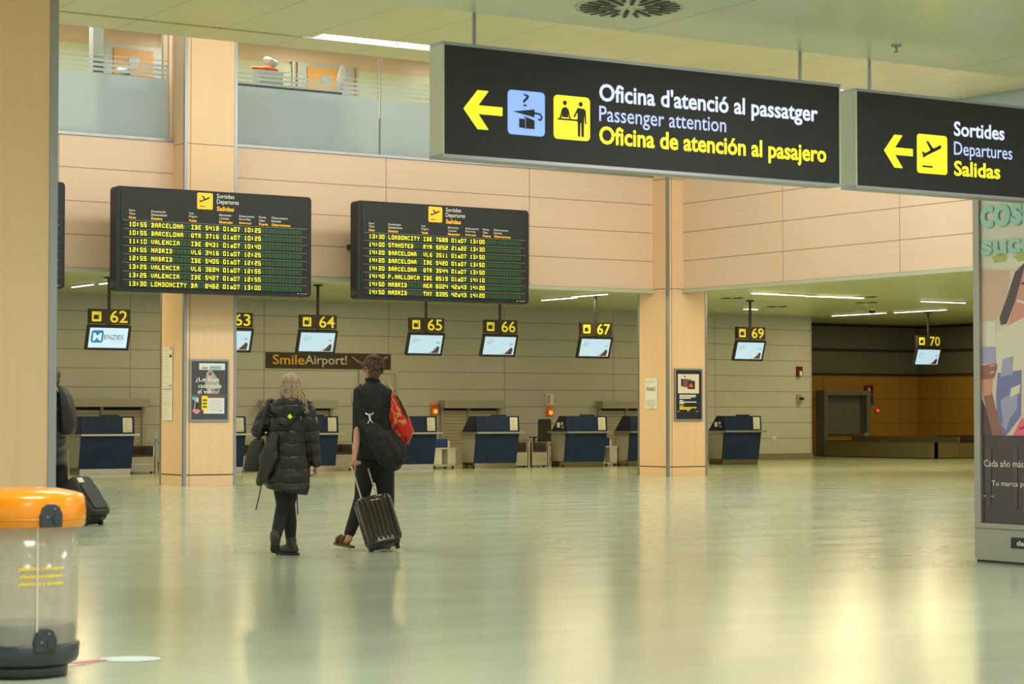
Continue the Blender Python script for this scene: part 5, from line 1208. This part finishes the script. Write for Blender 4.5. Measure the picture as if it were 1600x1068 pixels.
k_ = MB(); k_.loft([(.315, -.05, 1.01, .030, .05), (.31, -.05, 1.04, .060, .09), (.29, -.05, 1.14, .105, .12), (.255, -.05, 1.26, .105, .125), (.235, -.05, 1.36, .075, .11), (.215, -.05, 1.46, .045, .08), (.20, -.04, 1.51, .02, .04)], M_redb, 32)
k_.v = [(x + .02 * noise.noise(Vector((x * 10, y * 10, z * 9))), y + .02 * noise.noise(Vector((x * 9, 7, z * 8))), z) for x, y, z in k_.v]; k_.build('bag_body', tb, smooth=True)
MB().tube([(.255, -.12, 1.40), (.225, -.13, 1.48), (.175, -.11, 1.565), (.14, -.02, 1.60), (.15, .08, 1.54)], .014, mat('cream_strap', (.62, .42, .28), .7), 8, flat=.4).build('strap', tb, smooth=True)
MB().tube([(.215, -.12, 1.50), (.27, -.15, 1.42), (.33, -.13, 1.28), (.36, -.10, 1.18)], .012, mat('dark_strap', (.02, .025, .01), .7), 8).build('dark_cord', tb, smooth=True)

# rolling suitcase of the man: axis leans from the wheels up to the hand
def case_frame(org, u, xdir):
    u = Vector(u).normalized(); x = Vector(xdir); x = (x - u * x.dot(u)).normalized(); y = u.cross(x)
    Rz = Matrix.Rotation(RZ, 4, 'Z')
    return Matrix.Translation(Vector(org)) @ Rz @ Matrix(((x.x, y.x, u.x, 0), (x.y, y.y, u.y, 0), (x.z, y.z, u.z, 0), (0, 0, 0, 1)))
def suitcase(name, label, M, w_, d_, h_, m, handle_len, grip_m, tube_m, ribs=True, hx=.075):
    t = thing(name, label, 'suitcase'); t.matrix_world = M
    k_ = MB(); z0 = .055
    secs = []
    n_ = 56
    def sect(z, sx, sy):
        for j in range(n_):
            a_ = 2 * PI * j / n_; ca, sa = math.cos(a_), math.sin(a_)
            px = sx * math.copysign(abs(ca) ** .32, ca); py = sy * math.copysign(abs(sa) ** .32, sa)
            if ribs and abs(py) > sy * .93: py *= 1 - .045 * (1 if (px / w_ * 11) % 1 > .5 else 0)
            k_.v.append((px, py, z))
    zs = [(z0, .86), (z0 + .015, .95), (z0 + .05, 1.0), (z0 + h_ * .5, 1.0), (z0 + h_ - .05, 1.0), (z0 + h_ - .015, .95), (z0 + h_, .86)]
    for z, s_ in zs: sect(z, w_ / 2 * s_, d_ / 2 * s_)
    k_.f = [(i * n_ + j, i * n_ + (j + 1) % n_, (i + 1) * n_ + (j + 1) % n_, (i + 1) * n_ + j) for i in range(len(zs) - 1) for j in range(n_)] + [tuple(range(n_ - 1, -1, -1)), tuple(range((len(zs) - 1) * n_, len(zs) * n_))]
    k_.mats = [m]; k_.mi = [0] * len(k_.f); sh_ = k_.build('shell', t)
    if ribs:
        rb = MB()
        for i in range(7):
            rx_ = -w_ * .39 + i * w_ * .13
            for q in (-1, 1): rb.tube([(rx_, q * d_ * .46, z0 + .03), (rx_, q * d_ * .505, z0 + .06), (rx_, q * d_ * .515, z0 + h_ / 2), (rx_, q * d_ * .505, z0 + h_ - .06), (rx_, q * d_ * .46, z0 + h_ - .03)], .011, m, 8)
        rb.build('ribs', sh_, smooth=True)
    zp = MB()
    if ribs: zp.box(-w_ / 2 - .003, w_ / 2 + .003, -.006, .006, z0 + .03, z0 + h_ - .03, M_black)
    else: zp.box(-w_ / 2 - .004, w_ / 2 + .004, .02, .03, z0 + .03, z0 + h_ - .03, M_black)
    zp.build('zip', t)
    MB().box(-w_ / 2 + .03, w_ / 2 - .03, -.03, d_ / 2 - .01, .035, z0 + .01, M_black).build('wheel_housing', t)
    for q in (-1, 1):
        MB().tube([(q * (w_ / 2 - .055), .0 + d_ / 2 - .04, .03), (q * (w_ / 2 - .025), d_ / 2 - .04, .03)], .03, M_rubber, 18).build('wheel', t)
        MB().tube([(q * hx, d_ / 2 - .03, z0 + h_ - .02), (q * hx, d_ / 2 - .03, z0 + h_ + handle_len)], .008, tube_m, 10).build('handle_tube', t)
    MB().cap((-hx - .01, d_ / 2 - .03, z0 + h_ + handle_len), (hx + .01, d_ / 2 - .03, z0 + h_ + handle_len), .014, .014, grip_m).build('grip', t, smooth=True)
    MB().tube([(-.05, 0, z0 + h_), (-.045, 0, z0 + h_ + .02), (.045, 0, z0 + h_ + .02), (.05, 0, z0 + h_)], .008, M_black, 8).build('top_handle', t)
    return t
M_case = mat('dark_hard_shell', (.045, .040, .030), .22, .3)
u_ = Vector((-.275, .26, .86))
Mc = case_frame((10.17, 17.84, .023), u_, (math.cos(rad(16)), math.sin(rad(16)), 0))
c1 = suitcase('suitcase', 'dark ribbed hard shell cabin suitcase pulled by the tall person', Mc, .345, .20, .465, M_case, .39, mat('pink_grip', (.80, .22, .28), .5), mat('champagne_tube', (.62, .52, .40), .3, .7))
MB().box(-.035, .035, -.103, -.099, .47, .478, M_lab).build('name_badge', c1)

# traveller mostly hidden by the near column
hp = thing('person', 'person in black clothes with a backpack, almost wholly hidden behind the big near column', 'person', (9.29, 24.14, 0), RZ)
S = MB(); Rh = head(S, (-.04, 0, 1.72), rad(90), M_skin); S.chain([(-.02, 0, 1.52), (-.03, 0, 1.66)], [.058, .055]); S.chain([(0, 0, .98), (0, 0, 1.2), (0, 0, 1.42)], [.13, .13, .14]); S.chain([(0, -.15, 1.46), (0, .15, 1.46)], [.055, .055])
S.chain([(0, -.18, 1.44), (.0, -.22, 1.18), (-.03, -.20, .99)], [.046, .038, .028]); hand(S, (-.03, -.20, .98), (.0, .1, -1), (-1, 0, 0), .95)
S.chain([(0, .18, 1.44), (-.02, .22, 1.16), (-.12, .20, .95)], [.046, .038, .028]); hand(S, (-.12, .20, .95), (-.2, 0, -1), (-1, 0, 0), .6)
S.chain([(0, -.08, .95), (-.10, -.08, .50), (-.06, -.08, .10)], [.09, .06, .042]); S.chain([(-.06, -.08, .06), (-.22, -.08, .04)], [.036, .03]); S.chain([(0, .08, .95), (.08, .08, .50), (.20, .08, .14)], [.09, .06, .042]); S.chain([(.20, .08, .10), (.10, .08, .04)], [.036, .03])
S.mats = [M_skin]; S.mi = [0] * len(S.f); S.build('body', hp, remesh=.009, smooth_it=2); eyes(Rh, hp)
MB().chain([(0, -.08, .97), (-.06, -.08, .72), (-.10, -.08, .50), (-.06, -.08, .13)], [.11, .095, .08, .062], M_trs).chain([(0, .08, .97), (.05, .08, .72), (.08, .08, .50), (.19, .08, .17)], [.11, .095, .08, .062], M_trs).build('trousers', hp, remesh=.013, smooth_it=3)
K = MB(); K.loft([(0, 0, .70, .15, .20), (0, 0, .85, .15, .20), (0, 0, 1.1, .145, .19), (0, 0, 1.35, .145, .20), (0, 0, 1.48, .13, .18), (0, 0, 1.56, .07, .08)], M_coat, 36)
K.chain([(0, -.17, 1.44), (.0, -.225, 1.18), (-.03, -.205, 1.0)], [.07, .062, .05], M_coat).chain([(0, .17, 1.44), (-.02, .225, 1.17), (-.11, .205, .99)], [.07, .062, .05], M_coat); K.build('coat', hp, remesh=.012, smooth_it=2)
HR = MB(); HR.ell(Rh @ Vector((0, -.02, .04)), (.086, .10, .095), M_hairb, 24, 14, Rh.to_3x3()); HR.ell(Rh @ Vector((0, -.055, -.02)), (.074, .055, .08), M_hairb, 24, 14, Rh.to_3x3()); HR.build('hair', hp, smooth=True)
for hx_, hy_ in ((-.10, -.08), (.17, .08)):
    MB().chain([(hx_ + .04, hy_, .045), (hx_ - .14, hy_, .036)], [.048, .036], M_boot).build('shoe', hp, remesh=.009)
tb = thing('backpack', 'black soft backpack sticking out from behind the near column', 'backpack', (9.29, 24.14, 0), RZ)
k_ = MB(); k_.loft([(.175, -.02, 1.06, .04, .10), (.17, -.02, 1.08, .075, .15), (.175, -.02, 1.18, .095, .17), (.165, -.02, 1.34, .09, .17), (.14, -.02, 1.50, .065, .15), (.10, -.02, 1.60, .04, .11), (.07, -.02, 1.63, .02, .06)], mat('backpack_black', (.013, .013, .014), .5, noise_amt=.3, noise_scale=12), 32, True, 2.6)
k_.v = [(x + .012 * noise.noise(Vector((x * 12, y * 12, z * 9))), y, z) for x, y, z in k_.v]; k_.build('bag_body', tb, smooth=True)
MB().tube([(.14, -.12, 1.5), (.05, -.15, 1.58), (-.10, -.15, 1.45), (-.15, -.13, 1.2), (.05, -.19, 1.08)], .02, M_black, 8, flat=.4).build('strap', tb, smooth=True)
Mc2 = case_frame((9.29 + .45, 24.14 - .29, .048), (-.55, .25, .80), (.25, .55, 0))
c2 = suitcase('suitcase', 'black soft trolley suitcase rolling behind the hidden traveller', Mc2, .38, .24, .52, mat('soft_case_black', (.020, .020, .016), .6, noise_amt=.4, noise_scale=14), .20, M_black, M_lab, False)
MB().box(-.13, -.03, -.128, -.118, .475, .54, M_paper).build('luggage_tag', c2)
MB().rrect(-.14, .14, .10, .45, -.135, -.10, .03, MATS['soft_case_black']).build('front_pocket', c2, bevel=.008)
